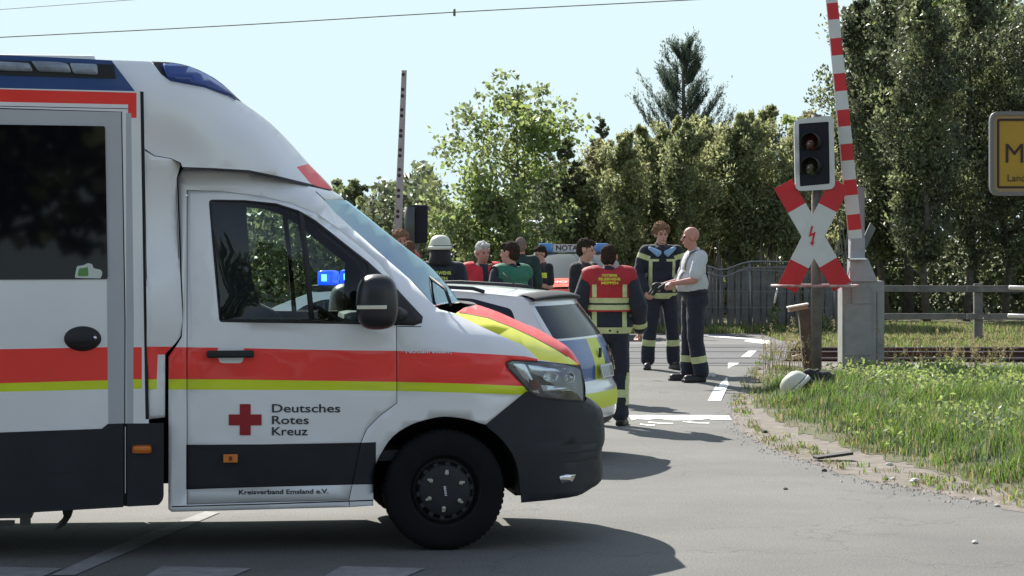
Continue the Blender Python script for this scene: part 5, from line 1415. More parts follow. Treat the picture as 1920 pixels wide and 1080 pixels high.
# =====================================================================
# CARS   (local axes: x towards the car's rear, y across, z up)
# =====================================================================
M_silver = mat('car_white', (0.62, 0.63, 0.64), 0.25, coat=0.8)
M_carglass = mat('car_glass', (0.022, 0.028, 0.038), 0.12, spec=0.12)
M_polblue = mat('police_blue', (0.02, 0.075, 0.27), 0.35, coat=0.4)
M_polyel = mat('police_yellow', (0.62, 0.68, 0.05), 0.4)
M_taillamp = mat('tail_lamp', (0.16, 0.004, 0.006), 0.12, coat=1.0)
M_blueon = mat('lit_blue_lamp', (0.01, 0.05, 0.6), 0.2, emis=0.55, ecol=(0.005, 0.09, 1.0))
M_bluecore = mat('lit_blue_led', (0.3, 0.7, 1.0), 0.2, emis=3.0, ecol=(0.06, 0.45, 1.0))
def local_skin(name, outer, vf, m, parent, W, holes=(), regions=(), step=0.12, mirror=True, dv=0.0, th=0.0):
    P2, T, mi = cdt(outer, holes, regions, step)
    v = vf(P2[:, 0], P2[:, 1])+dv; q = np.stack([P2[:, 0], v, P2[:, 1]], 1)
    a, b_, c = q[T[:, 0]], q[T[:, 1]], q[T[:, 2]]; n = np.cross(b_-a, c-a); T = np.where((n[:, 1] > 0)[:, None], T[:, ::-1], T)
    V = q
    o = mesh(name, V, T, m, parent, mi, True)
    if mirror:
        q2 = q.copy(); q2[:, 1] = W-q2[:, 1]; mesh(name, q2, T[:, ::-1], m, parent, mi, True)
    if th: solid(o, th)
    return o
def local_across(name, path, vf, m, parent, W, n=14, bx=0.0, bz=0.0, p=2.2, seg=None, off=(0, 0), t0=0.0, t1=1.0, sub=3):
    pp = np.array(smoothpoly(path, sub)); v = vf(pp[:, 0], pp[:, 1]); V = []; Fc = []; mi = []
    for i in range(len(pp)):
        for k in range(n+1):
            t = t0+(t1-t0)*k/n; s = 1-abs(2*t-1)**p
            V.append((pp[i, 0]+bx*s+off[0], v[i]*(1-t)+(W-v[i])*t, pp[i, 1]+bz*s+off[1]))
    for i in range(len(pp)-1):
        for k in range(n):
            a = i*(n+1)+k; Fc.append((a, a+1, a+n+2, a+n+1)); mi.append(0 if seg is None else seg(pp[i], t0+(t1-t0)*(k+0.5)/n))
    return mesh(name, V, Fc, m, parent, mi, True)
def car_wheel(parent, x, y, side, r=0.33, wd=0.22):
    Mx = Matrix.Translation((x, y, r)) @ Matrix.Diagonal((1, -side, 1, 1))
    t = MB(); t.lathe([(r*0.62, 0.0), (r*0.75, -0.01), (r*0.93, -0.006), (r, 0.03), (r, wd-0.03), (r*0.9, wd), (r*0.6, wd)], 36, 0, Mx); to = t.build('wheel', M_tyre, parent)
    s = MB(); s.lathe([(r*0.64, 0.0), (r*0.6, 0.02), (r*0.58, 0.06), (0.001, 0.06)], 30, 0, Mx)
    for k in range(5): s.box((0, 0.02, r*0.32), (0.06, 0.03, r*0.56), 0, Mx @ Matrix.Rotation(2*PI*k/5, 4, 'Y'), bev=0.01)
    s.build('rim', mat('alloy', (0.35, 0.36, 0.37), 0.3, metal=0.8), to)

# ---- police hatchback behind the ambulance, rear towards the camera and right
phi = R(20)
pc = tag(empty('police_car', (0.254, 19.9, 0), -phi), 'white police estate car with blue and yellow tail, mostly hidden by the ambulance nose', 'police car')
PW = 1.80
def pv(x, z):
    x = np.asarray(x, float); z = np.asarray(z, float)
    return 0.02+np.maximum(0, z-0.88)*0.60+np.clip((x+0.42)/0.48, 0, 1)**2*0.20+np.clip((-3.75-x)/0.55, 0, 1)**2*0.35+np.clip(0.5-z, 0, 1)*0.05
REARP = [(-0.30, 1.335), (-0.24, 1.30), (-0.22, 1.26), (-0.05, 1.02), (0.0, 0.92), (0.05, 0.78), (0.06, 0.64), (0.10, 0.56), (0.11, 0.44), (0.08, 0.30), (0.0, 0.24)]
ROOFP = [(-0.30, 1.335), (-0.8, 1.375), (-1.3, 1.392), (-1.8, 1.385), (-2.15, 1.355)]
WSP = [(-2.15, 1.355), (-2.45, 1.24), (-2.8, 1.08), (-3.1, 0.93)]
HOODP = [(-3.1, 0.93), (-3.5, 0.88), (-3.95, 0.77), (-4.18, 0.66), (-4.26, 0.50), (-4.26, 0.34), (-4.2, 0.24)]
arcw = lambda cx, r, n=9: [(cx+math.cos(PI-PI*k/n)*r, 0.30+math.sin(PI-PI*k/n)*r) for k in range(n+1)]
# outline front bottom -> rear bottom, with the wheel arches cut
OUT = HOODP[::-1]+WSP[::-1][1:]+ROOFP[::-1][1:]+REARP[1:]
low = [(-4.2, 0.24), (-3.82, 0.24)]+arcw(-3.45, 0.37)+[(-3.08, 0.24), (-1.22, 0.24)]+arcw(-0.85, 0.37)+[(-0.48, 0.24), (0.0, 0.24)]
OUTL = OUT+low[::-1][1:-1]
SW = roundpoly([(-2.62, 0.93), (-2.2, 1.25), (-2.05, 1.30), (-1.3, 1.335), (-0.72, 1.32), (-0.36, 1.24), (-0.22, 0.97)], 0.04, 3)
local_skin('body_side', OUTL, pv, [M_silver, M_carglass, M_polblue, M_polyel, M_seam], pc, PW, regions=[(SW, 1),
    ([(-4.0, 0.55), (-3.0, 0.55), (-3.0, 0.72), (-4.0, 0.70)], 2), ([(-3.0, 0.55), (-2.2, 0.55), (-2.2, 0.74), (-3.0, 0.72)], 3), ([(-2.2, 0.55), (-1.4, 0.55), (-1.4, 0.76), (-2.2, 0.74)], 2), ([(-1.4, 0.6), (-0.5, 0.65), (-0.5, 0.78), (-1.4, 0.76)], 3), ([(-0.22, 0.66), (0.05, 0.66), (0.02, 0.93), (-0.2, 0.93)], 2)])
local_across('roof', ROOFP, pv, [M_silver], pc, PW, bz=0.035)
local_across('windscreen', WSP, pv, [M_carglass], pc, PW, bx=-0.12, bz=0.02)
local_across('bonnet', HOODP, pv, [M_silver, M_black], pc, PW, bx=-0.10, bz=0.015, seg=lambda p, t: 1 if p[1] < 0.6 and 0.2 < t < 0.8 else 0)
BR = 0.08
def rs(p, t):
    z = p[1]
    if 1.005 < z < 1.262 and 0.05 < t < 0.93: return 1
    if 1.005 < z < 1.262 and 0.93 <= t < 0.95: return 0
    if z < 0.33: return 4
    if 0.41 <= z < 0.55: return 3
    if z >= 0.64 and z < 0.985: return 2 if t < 0.50 else (3 if t < 0.72 else 2)
    return 0
tg = local_across('tailgate', REARP, pv, [M_silver, M_carglass, M_polblue, M_polyel, M_dark], pc, PW, n=60, bx=BR, p=2.6, seg=rs, sub=14)
local_across('spoiler', [(-0.36, 1.352), (-0.30, 1.352), (-0.23, 1.335), (-0.19, 1.318), (-0.20, 1.300), (-0.28, 1.290)], lambda x, z: pv(x-0.1, z)+0.03, [M_black], pc, PW, bx=0.05, bz=0.022)
local_across('tail_lamp', [(-0.005, 0.90), (0.05, 0.80), (0.07, 0.70)], pv, [M_taillamp], tg, PW, bx=BR, p=2.6, off=(0.02, 0.0), t0=0.0, t1=0.20, n=5)
local_across('tail_lamp', [(-0.005, 0.90), (0.05, 0.80), (0.07, 0.70)], pv, [M_taillamp], tg, PW, bx=BR, p=2.6, off=(0.02, 0.0), t0=0.88, t1=1.0, n=4)
npl = local_across('number_plate', [(0.055, 0.765), (0.07, 0.70), (0.075, 0.655)], pv, [mat('plate_white', (0.55, 0.56, 0.55), 0.5), M_polblue, M_ink], tg, PW, bx=BR, p=2.6, off=(0.028, 0.0), t0=0.52, t1=0.82, n=26, seg=lambda p, t: 1 if t < 0.54 else (2 if (int(t*150) % 5 < 2 and 0.67 < p[1] < 0.75) else 0))
wbx = MB(); wbx.tube([(-0.02, 1.12, 1.0), (-0.12, 0.75, 1.06)], 0.012, 6); wbx.box((-0.02, 1.14, 0.985), (0.06, 0.12, 0.05), bev=0.012); wbx.build('rear_wiper', M_black, tg)
wbx = MB(); wbx.box((0.125, 1.06, 0.86), (0.01, 0.05, 0.08), bev=0.01); wbx.build('emblem', M_dark, tg)
# roof rail near side and far side
for yy in (0.30, PW-0.30):
    b = MB(); b.tube([(-0.62, yy, 1.375), (-0.72, yy, 1.402), (-1.3, yy, 1.428), (-1.9, yy, 1.412), (-2.0, yy, 1.385)], 0.016, 8); b.build('roof_rail', M_dark, pc)
b = MB(); b.tube([(-0.55, 0.9, 1.40), (-0.68, 0.9, 1.52)], 0.006, 5); b.build('aerial', M_black, pc)
# light bar
b = MB(); b.box((-2.06, 0.9, 1.395), (0.24, 1.15, 0.05), bev=0.02); lb_ = b.build('light_bar', M_dark, pc)
for yy in (0.42, 0.88, 1.34):
    b = MB(); b.box((-2.06, yy, 1.475), (0.14, 0.17, 0.13), bev=0.035, smooth=True); l_ = b.build('blue_lamp', M_blueon, lb_)
    b = MB(); b.box((-2.06, yy-0.088, 1.48), (0.045, 0.012, 0.055), bev=0.004); b.build('lit_led', M_bluecore, l_)
for x in (-3.45, -0.85):
    car_wheel(pc, x, 0.03, -1); car_wheel(pc, x, PW-0.03, 1)
b = MB(); b.box((-2.1, PW/2, 0.36), (4.0, 1.4, 0.22)); b.build('floor_pan', M_black, pc)
b = MB(); b.box((-2.35, 0.0, 0.98), (0.13, 0.2, 0.13), bev=0.03); b.box((-2.35, PW, 0.98), (0.13, 0.2, 0.13), bev=0.03); b.build('door_mirrors', M_black, pc)

# ---- emergency doctor's car far behind, front towards the camera
d_n = 42.0; nX = XA(1081, d_n); NW = 1.86
nc = tag(empty('emergency_doctor_car', (nX+NW/2, d_n, 0), R(90)), 'white and bright red emergency doctor car with blue roof bar, front towards the camera', 'emergency car')
def nv(x, z):
    x = np.asarray(x, float); z = np.asarray(z, float)
    return 0.02+np.maximum(0, z-1.0)*0.42+np.clip((0.7-x)/0.7, 0, 1)**2*0.28
M_nred = mat('luminous_red', (0.9, 0.10, 0.06), 0.35, coat=0.4)
fr = [(0.06, 0.22), (0.0, 0.35), (0.0, 0.60), (0.03, 0.80), (0.14, 0.93)]
bo = [(0.14, 0.93), (0.5, 1.0), (0.95, 1.06)]
wn = [(0.95, 1.06), (1.3, 1.27), (1.6, 1.43), (1.75, 1.485)]
ro = [(1.75, 1.485), (2.4, 1.52), (3.2, 1.50), (4.0, 1.42)]
re = [(4.0, 1.42), (4.35, 1.05), (4.5, 0.9), (4.5, 0.4), (4.4, 0.25)]
out_ = fr+bo[1:]+wn[1:]+ro[1:]+re[1:]
low = [(0.06, 0.24), (0.45, 0.24)]+[(0.85+math.cos(PI-PI*k/9)*0.38, 0.32+math.sin(PI-PI*k/9)*0.38) for k in range(10)]+[(1.25, 0.24), (3.2, 0.24)]+[(3.6+math.cos(PI-PI*k/9)*0.38, 0.32+math.sin(PI-PI*k/9)*0.38) for k in range(10)]+[(4.0, 0.24), (4.4, 0.25)]
local_skin('body_side', out_+low[::-1][1:-1], nv, [M_silver, M_nred, M_carglass], nc, NW, regions=[([(0, 0.55), (4.5, 0.55), (4.5, 0.98), (0, 0.98)], 1), ([(1.25, 1.06), (1.75, 1.42), (3.6, 1.42), (4.1, 1.06)], 2)])
local_across('bonnet', bo, nv, [M_nred], nc, NW, bx=-0.10, bz=0.04)
local_across('grille', fr, nv, [M_nred, M_dark, M_silver], nc, NW, n=24, bx=-0.14, seg=lambda p, t: 1 if (0.3 < p[1] < 0.75 and 0.2 < t < 0.8) else (2 if p[1] < 0.3 else 0))
local_across('windscreen', wn, nv, [mat('grey_car_glass', (0.11, 0.125, 0.125), 0.3, spec=0.15)], nc, NW, bx=-0.12, bz=0.02)
local_across('roof', ro, nv, [M_silver], nc, NW, bz=0.05)
local_across('tailgate', re, nv, [M_silver], nc, NW, bx=0.05)
b = MB(); b.box((2.0, NW/2, 1.60), (0.26, 1.20, 0.13), bev=0.03); lb_ = b.build('light_bar', M_swhite, nc)
for yy in (NW/2-0.49, NW/2+0.49):
    b = MB(); b.box((1.98, yy, 1.615), (0.3, 0.26, 0.15), bev=0.05, smooth=True); b.build('blue_lamp', mat('pale_blue_lens', (0.06, 0.22, 0.5), 0.12, coat=1.0), lb_)
v, f, wd = text_geo('NOTARZT', 0.02)
mesh('lettering', [(1.855, NW/2+0.235-a[0]/wd*0.62+0.075, 1.565+a[1]*0.09) for a in v], f, M_ink, lb_)
b = MB(); b.box((1.868, NW/2, 1.61), (0.008, 0.72, 0.125), 0); b.build('lettering_panel', M_swhite, lb_)
v, f, wd = text_geo('NOTARZT', 0.01)
mesh('bonnet_lettering', [(0.35+(a[1]-.5)*0.16, NW/2+0.42-a[0]/wd*0.84, 1.045+(a[1]-.5)*0.03) for a in v], f, mat('pale_lettering', (0, 0, 0)), nc)
for x in (0.85, 3.6): car_wheel(nc, x, 0.03, -1); car_wheel(nc, x, NW-0.03, 1)
for yy in (0.2, NW-0.2):
    b = MB(); b.box((0.10, yy, 0.72), (0.12, 0.32, 0.13), bev=0.03); b.build('headlight', M_chrome, nc)
for yy in (-0.08, NW+0.08):
    b = MB(); b.box((1.25, yy, 1.10), (0.12, 0.2, 0.15), bev=0.04); b.build('door_mirror', M_swhite, nc)
b = MB(); b.box((2.2, NW/2, 0.4), (4.0, 1.4, 0.25)); b.build('floor_pan', M_black, nc)
# triangular warning sign beyond it
d_v = 51.0; vX = XA(1042, d_v); wsn = tag(empty('warning_sign', (vX, d_v, 0)), 'red bordered triangular warning sign above the blue roof bar', 'sign')
h0 = HA(466, d_v); h1 = HA(440, d_v); hw = 0.17
def tri(k): return [(-hw*k, h0+(1-k)*0.09), (hw*k, h0+(1-k)*0.09), (0, h1-(1-k)*0.10)]
frame(wsn, 'red_border', tri(1.0), tri(0.55), -0.02, 0.0, mat('sign_red', (0, 0, 0)))
b = MB(); b.prism(tri(0.56), -0.012, -0.002); b.build('sign_face', mat('dim_white', (0.35, 0.33, 0.33), 0.6), wsn)
b = MB(); b.tube([(0, 0.03, 0), (0, 0.03, h1-0.05)], 0.03, 8); b.build('post', M_grey, wsn)
# =====================================================================
# PEOPLE  (local frame: the person faces -Y, x to the viewer's right)
# =====================================================================
M_skin = mat('skin', (0.50, 0.27, 0.20), 0.55, var=0.08, vscale=30)
M_skin2 = mat('ruddy_skin', (0.46, 0.21, 0.16), 0.55, var=0.08, vscale=30)
M_navy = mat('navy_fire_cloth', (0.012, 0.014, 0.024), 0.85, var=0.3, vscale=25, bump=0.6, bscale=25, sheen=0.1)
M_blackc = mat('black_cloth', (0.012, 0.012, 0.015), 0.85, var=0.3, vscale=25, bump=0.6, bscale=25, sheen=0.1)
M_refl = mat('reflective_tape', (0.46, 0.50, 0.24), 0.5, var=0.12, vscale=18)
M_vest = mat('red_vest_cloth', (0.36, 0.012, 0.018), 0.7, var=0.15, vscale=9, bump=0.5, bscale=20)
M_vest2 = mat('bright_red_cloth', (0.58, 0.02, 0.035), 0.7, var=0.15, vscale=9, bump=0.5, bscale=20)
M_green = mat('green_vest_cloth', (0.015, 0.13, 0.075), 0.7, var=0.15, vscale=9, bump=0.5, bscale=20)
M_dgreen = mat('dark_green_cloth', (0.015, 0.035, 0.028), 0.8, var=0.2, vscale=9, bump=0.5, bscale=20)
M_shirt = mat('pale_grey_shirt', (0.50, 0.51, 0.52), 0.8, var=0.06, vscale=8, bump=0.5, bscale=18)
M_boot = mat('black_boot', (0.014, 0.013, 0.013), 0.5, var=0.2, vscale=20)
M_hairW = mat('white_hair', (0.50, 0.48, 0.45), 0.95, spec=0.1, var=0.2, vscale=40, bump=0.7, bscale=90)
M_hairD = mat('dark_brown_hair', (0.035, 0.024, 0.018), 0.95, spec=0.1, var=0.3, vscale=40, bump=0.7, bscale=90)
M_hairB = mat('brown_hair', (0.12, 0.07, 0.045), 0.95, spec=0.1, var=0.3, vscale=40, bump=0.7, bscale=90)
M_hairC = mat('sandy_curls', (0.20, 0.12, 0.07), 0.95, spec=0.1, var=0.35, vscale=50, bump=0.9, bscale=90)
M_hairG = mat('grey_stubble_hair', (0.20, 0.15, 0.13), 0.95, spec=0.1, var=0.25, vscale=40, bump=0.6, bscale=90)
M_helm = mat('helmet_cream', (0.52, 0.53, 0.43), 0.4, coat=0.3, var=0.06)
M_glove = mat('black_glove', (0.015, 0.015, 0.016), 0.6)
M_bglove = mat('blue_gloves', (0.20, 0.34, 0.50), 0.5, var=0.1)
M_eye = mat('eye_dark', (0.02, 0.015, 0.012), 0.2)
M_lip = mat('lips', (0.30, 0.10, 0.09), 0.6)
M_yelt = mat('yellow_lettering', (0.62, 0.60, 0.04), 0.5)

def V3(*a): return Vector(a)
def J(joints, s=1.0): return {k: Vector(v)*s for k, v in joints.items()}
def std():
    """joints of a standing figure 1.80 m tall"""
    return dict(pel=(0, 0, 0.97), che=(0, 0.0, 1.30), nk=(0, 0.02, 1.50), hd=(0, -0.005, 1.665),
        shL=(-0.185, 0.02, 1.455), shR=(0.185, 0.02, 1.455), elL=(-0.245, 0.04, 1.16), elR=(0.245, 0.04, 1.16), wrL=(-0.255, -0.05, 0.92), wrR=(0.255, -0.05, 0.92),
        hpL=(-0.095, 0, 0.93), hpR=(0.095, 0, 0.93), knL=(-0.115, -0.015, 0.51), knR=(0.115, -0.015, 0.51), anL=(-0.125, 0.02, 0.09), anR=(0.125, 0.02, 0.09),
        toL=(-0.145, -0.15, 0.035), toR=(0.145, -0.15, 0.035))
def headrot(yaw, pitch=0.0): return Matrix.Rotation(yaw, 4, 'Z') @ Matrix.Rotation(pitch, 4, 'X')
def head_prims(hd, Rm, s=1.0, full=1.0):
    def h(x, y, z): return hd+(Rm @ Vector((x*s, y*s, z*s)))
    e = lambda c, r: ('e', h(*c), tuple(q*s for q in r), Rm)
    return [e((0, 0.012, 0.035), (0.076, 0.094, 0.092)), e((0, -0.022, -0.045), (0.058, 0.066, 0.072)), e((0, -0.048, -0.085), (0.034, 0.034, 0.026)),
            ('c', h(0, -0.088, 0.012), h(0, -0.106, -0.022), 0.009*s, 0.014*s), e((0, -0.083, -0.058), (0.026, 0.012, 0.012)),
            e((-0.078, 0.01, -0.005), (0.012, 0.02, 0.032)), e((0.078, 0.01, -0.005), (0.012, 0.02, 0.032)),
            e((-0.03, -0.076, 0.028), (0.024, 0.012, 0.009)), e((0.03, -0.076, 0.028), (0.024, 0.012, 0.009)), e((-0.036, -0.058, -0.02), (0.022, 0.02, 0.02)), e((0.036, -0.058, -0.02), (0.022, 0.02, 0.02))]
def hand_prims(wr, el, palm_n, s=1.0, curl=0.5, thumb=1):
    """palm, four fingers and a thumb; palm_n points out of the palm"""
    d = (wr-el).normalized(); n = (palm_n-d*palm_n.dot(d)).normalized(); sd = d.cross(n)*thumb
    P_ = []
    c = wr+d*0.05*s
    P_.append(('c', wr, wr+d*0.03*s, 0.026*s, 0.028*s)); 
    for k in range(4):
        o = sd*(0.030-0.020*k)*s
        a = wr+d*0.035*s+o*0.7; b_ = wr+d*0.088*s+o
        P_.append(('c', a, b_, 0.014*s, 0.0115*s))
        L = (0.040, 0.046, 0.043, 0.033)[k]*s
        d1 = (d*math.cos(curl)+n*math.sin(curl)).normalized(); d2 = (d*math.cos(curl*2.1)+n*math.sin(curl*2.1)).normalized()
        p1 = b_+d1*L; p2 = p1+d2*L*0.85
        P_.append(('c', b_, p1, 0.0105*s, 0.0092*s)); P_.append(('c', p1, p2, 0.0092*s, 0.008*s))
    ta = wr+d*0.025*s+sd*0.028*s; tb = ta+(d*0.7+sd*0.55+n*0.45).normalized()*0.038*s; tc = tb+(d*0.9+n*0.35+sd*0.1).normalized()*0.03*s
    P_.append(('c', ta, tb, 0.014*s, 0.011*s)); P_.append(('c', tb, tc, 0.011*s, 0.009*s))
    return P_
def wrinkle(o, amp, sc, seed=0, only=None):
    me = o.data; n = len(me.vertices)
    co = np.empty(n*3); me.vertices.foreach_get('co', co); no = np.empty(n*3); me.vertex_normals.foreach_get('vector', no)
    co = co.reshape(-1, 3); no = no.reshape(-1, 3)
    q = np.array([noise.noise(Vector((c[0]*sc, c[1]*sc, c[2]*sc*0.55+seed)))+0.5*noise.noise(Vector((c[0]*sc*2.3, c[1]*sc*2.3, c[2]*sc*1.6+seed))) for c in co])
    me.vertices.foreach_set('co', (co+no*(q*amp)[:, None]).ravel()); me.update()
def zones(o, rules, nslots):
    """cut the mesh along planes, then give the faces inside each rule its material.
    rule: (slot, planes [(point, normal)], test(face centre, normal))"""
    bm = bmesh.new(); bm.from_mesh(o.data)
    for slot, planes, test in rules:
        for co, no in planes:
            bmesh.ops.bisect_plane(bm, geom=bm.verts[:]+bm.edges[:]+bm.faces[:], plane_co=co, plane_no=no, dist=1e-5)
    bm.faces.ensure_lookup_table(); bm.normal_update()
    for f in bm.faces:
        c = f.calc_center_median()
        for slot, planes, test in rules:
            if test(c, f.normal): f.material_index = slot
    bm.to_mesh(o.data); bm.free(); o.data.update()
def zband(slot, z0, z1, xr=None):
    return (slot, [((0, 0, z0), (0, 0, 1)), ((0, 0, z1), (0, 0, 1))], lambda c, n: z0 < c.z < z1 and (xr is None or xr[0] < c.x < xr[1]))
def xbar(slot, x0, x1, z0, z1, side):
    """upright bar on the back (side=+1) or the front (-1)"""
    return (slot, [((x0, 0, 0), (1, 0, 0)), ((x1, 0, 0), (1, 0, 0)), ((0, 0, z0), (0, 0, 1)), ((0, 0, z1), (0, 0, 1))], lambda c, n: x0 < c.x < x1 and z0 < c.z < z1 and n.y*side > 0.1)
def limbband(slot, a, b_, t0, t1, rad=0.12):
    d = (b_-a); L = d.length; u = d/L
    def test(c, n):
        w_ = c-a; t = w_.dot(u)/L
        return t0 < t < t1 and (w_-u*w_.dot(u)).length < rad
    return (slot, [(tuple(a+d*t0), tuple(u)), (tuple(a+d*t1), tuple(u))], test)
def project_text(o, body, cx, z, cap, width, side, m, parent, bold=0.02, name='lettering', off=0.004):
    """lettering laid on the cloth of object o; side +1 = on the back"""
    v, f, wd = text_geo(body, bold)
    bvh = BVHTree.FromPolygons([x.co for x in o.data.vertices], [list(p.vertices) for p in o.data.polygons])
    out = []
    for a in v:
        x = cx-side*(a[0]/wd-0.5)*width; zz = z+a[1]*cap
        h = bvh.ray_cast(Vector((x, side*1.0, zz)), Vector((0, -side, 0)))
        y = h[0].y if h[0] is not None else side*0.13
        out.append((x, y+side*off, zz))
    return mesh(name, out, f, m, parent)

def torso_prims(j, g=0.0, belly=0.0, w=1.0, hem=None):
    """torso as overlapping rounded masses; g = how far the cloth stands off"""
    pel, che, nk = j['pel'], j['che'], j['nk']
    L = [('e', pel+V3(0, 0.005, -0.02), (0.165*w+g, 0.118+g, 0.13+g*0.3)), ('e', pel.lerp(che, 0.5)+V3(0, -belly*0.6, 0), (0.152*w+g+belly*0.6, 0.112+g+belly, 0.19+g)),
         ('e', che+V3(0, 0, 0.02), (0.175*w+g, 0.122+g, 0.20+g)), ('e', j['shL'].lerp(j['shR'], 0.5)+V3(0, 0.01, -0.035), (0.18*w+g, 0.10+g, 0.075+g)),
         ('c', j['shL'], j['shR'], 0.062+g, 0.062+g)]
    return L
def person(label, X, Y, H_, yaw, j, outfit, skin=M_skin, hair=None, hyaw=0.0, hpitch=0.0, face=True, z0=None, hands=True, group=None, belly=0.0, w=1.0, curl=(0.45, 0.45), palm=None, vox=0.0105, seed=0):
    """outfit: dict(jacket=(mat, g, sleeves 'long'|'short'|None, hem z), trousers=(mat, g), vest=..., boots=True)"""
    s = H_/1.80
    j = {k: Vector(v) for k, v in j.items()}
    zg = float(zr(Y)) if z0 is None else z0
    t = tag(empty('person', (X, Y, zg), yaw), label, 'person', group)
    t.scale = (s, s, s)
    Rm = headrot(hyaw, hpitch)
    # body: one continuous surface
    P_ = torso_prims(j, -0.012, belly, w)
    P_ += [('c', j['nk']+V3(0, 0.01, -0.06), j['hd']+V3(0, 0.01, -0.06), 0.062, 0.056)]+head_prims(j['hd'], Rm)
    for S_ in 'LR':
        P_ += [('c', j['sh'+S_], j['el'+S_], 0.052, 0.041), ('c', j['el'+S_], j['wr'+S_], 0.041, 0.027)]
        P_ += [('c', j['hp'+S_], j['kn'+S_], 0.082, 0.056), ('c', j['kn'+S_], j['an'+S_], 0.052, 0.038), ('c', j['an'+S_]+V3(0, 0, -0.02), j['to'+S_], 0.038, 0.028)]
        if hands:
            pn = (palm or {}).get(S_, V3(1 if S_ == 'L' else -1, 0, 0))
            P_ += hand_prims(j['wr'+S_], j['el'+S_], Vector(pn), 1.0, curl[0 if S_ == 'L' else 1], 1 if S_ == 'R' else -1)
    body = blob('body', P_, vox*0.62 if hands else vox, skin, t, 2)
    if face:
        def hp(x, y, z): return j['hd']+(Rm @ Vector((x, y, z)))
        for sx in (-1, 1):
            b = MB(); bm = bmesh.new(); bmesh.ops.create_uvsphere(bm, u_segments=10, v_segments=8, radius=1); b.bm(bm, 0, Matrix.Translation(hp(sx*0.030, -0.080, 0.008)) @ Rm @ Matrix.Diagonal((0.012, 0.008, 0.0065, 1)), True)
            b.build('eye', M_eye, t)
            b = MB(); b.box((0, 0, 0), (0.034, 0.008, 0.006), 0, Matrix.Translation(hp(sx*0.031, -0.087, 0.030)) @ Rm); b.build('eyebrow', hair[1] if hair else M_hairG, t)
        b = MB(); b.box((0, 0, 0), (0.042, 0.008, 0.008), 0, Matrix.Translation(hp(0, -0.094, -0.058)) @ Rm, bev=0.003); b.build('mouth', M_lip, t)
    # clothes
    if 'trousers' in outfit:
        m_, g, rules = outfit['trousers']
        Q = [('e', j['pel']+V3(0, 0.005, -0.02), (0.168*w+g, 0.120+g, 0.13)), ('e', j['pel']+V3(0, -belly*0.5, 0.07), (0.155*w+g+belly*0.4, 0.115+g+belly*0.7, 0.07))]
        for S_ in 'LR':
            a = j['an'+S_]+V3(0, 0, 0.03)
            Q += [('c', j['hp'+S_], j['kn'+S_], 0.088+g, 0.068+g), ('c', j['kn'+S_], a, 0.066+g, 0.060+g*1.3)]
        o = blob('trousers', Q, vox, m_, t, 3); wrinkle(o, 0.010, 9, 3+seed); zones(o, rules(j) if rules else [], 1)
    Bq = []
    for S_ in 'LR':
        a = j['an'+S_]; to = j['to'+S_]
        Bq = [('c', a+V3(0, 0, 0.09), a+V3(0, 0, -0.02), 0.052, 0.050), ('c', V3(a.x, a.y, 0.045)+V3(0, 0.02, 0), V3(to.x, to.y, 0.04), 0.045, 0.042), ('b', (V3(a.x, a.y, 0.014)+V3(to.x, to.y, 0.014))/2, (0.088, (a-to).length+0.10, 0.028), Matrix.Rotation(math.atan2(to.x-a.x, -(to.y-a.y)), 4, 'Z'))]
        blob('boot', Bq, 0.011, outfit.get('boots', M_boot), t, 1)
    if 'jacket' in outfit:
        m_, g, sl, hem, rules = outfit['jacket']
        Q = torso_prims(j, g, belly, w)
        Q = [q for q in Q]
        if hem < 0.9: Q.append(('e', V3(j['pel'].x, j['pel'].y, hem+0.12), (0.178*w+g, 0.13+g, 0.15)))
        Q.append(('c', j['nk']+V3(0, 0.012, -0.07), j['nk']+V3(0, 0.012, outfit.get('collar', 0.0)), 0.085, 0.074))
        for S_ in 'LR':
            if sl == 'long': Q += [('c', j['sh'+S_], j['el'+S_], 0.066+g, 0.055+g), ('c', j['el'+S_], j['el'+S_].lerp(j['wr'+S_], 0.94), 0.053+g, 0.043+g)]
            elif sl == 'short': Q += [('c', j['sh'+S_], j['sh'+S_].lerp(j['el'+S_], 0.72), 0.066+g, 0.064+g)]
        o = blob('jacket' if sl == 'long' else 'shirt', Q, vox, m_ if isinstance(m_, list) else [m_], t, 3)
        wrinkle(o, 0.010, 8, 11+seed)
        bm = bmesh.new(); bm.from_mesh(o.data); bmesh.ops.bisect_plane(bm, geom=bm.verts[:]+bm.edges[:]+bm.faces[:], plane_co=(0, 0, hem), plane_no=(0, 0, 1), clear_inner=False)
        torso_cut = [f for f in bm.faces if f.calc_center_median().z < hem and abs(f.calc_center_median().x-j['pel'].x) < 0.17*w+0.03 and min((f.calc_center_median()-j['wrL']).length, (f.calc_center_median()-j['wrR']).length) > 0.12]
        bmesh.ops.delete(bm, geom=torso_cut, context='FACES'); bm.to_mesh(o.data); bm.free()
        if rules: zones(o, rules(j), 1)
        t['_'] = 0; del t['_']
        outfit['_jacket'] = o
    if 'vest' in outfit:
        m_, g, hem, rules = outfit['vest']
        Q = torso_prims(j, g, belly, w)[1:]
        Q.append(('c', j['shL']+V3(0.03, 0, 0), j['shR']+V3(-0.03, 0, 0), 0.07+g, 0.07+g))
        o = blob('vest', Q, vox, m_, t, 3); wrinkle(o, 0.006, 7, 21+seed)
        bm = bmesh.new(); bm.from_mesh(o.data)
        dele = [f for f in bm.faces if (f.calc_center_median().z < hem) or (f.calc_center_median()-V3(0, 0.0, j['nk'].z+0.05)).length < 0.115 or abs(f.calc_center_median().x-j['pel'].x) > 0.232*w]
        bmesh.ops.delete(bm, geom=dele, context='FACES'); bm.to_mesh(o.data); bm.free()
        if rules: zones(o, rules(j), 1)
        outfit['_vest'] = o
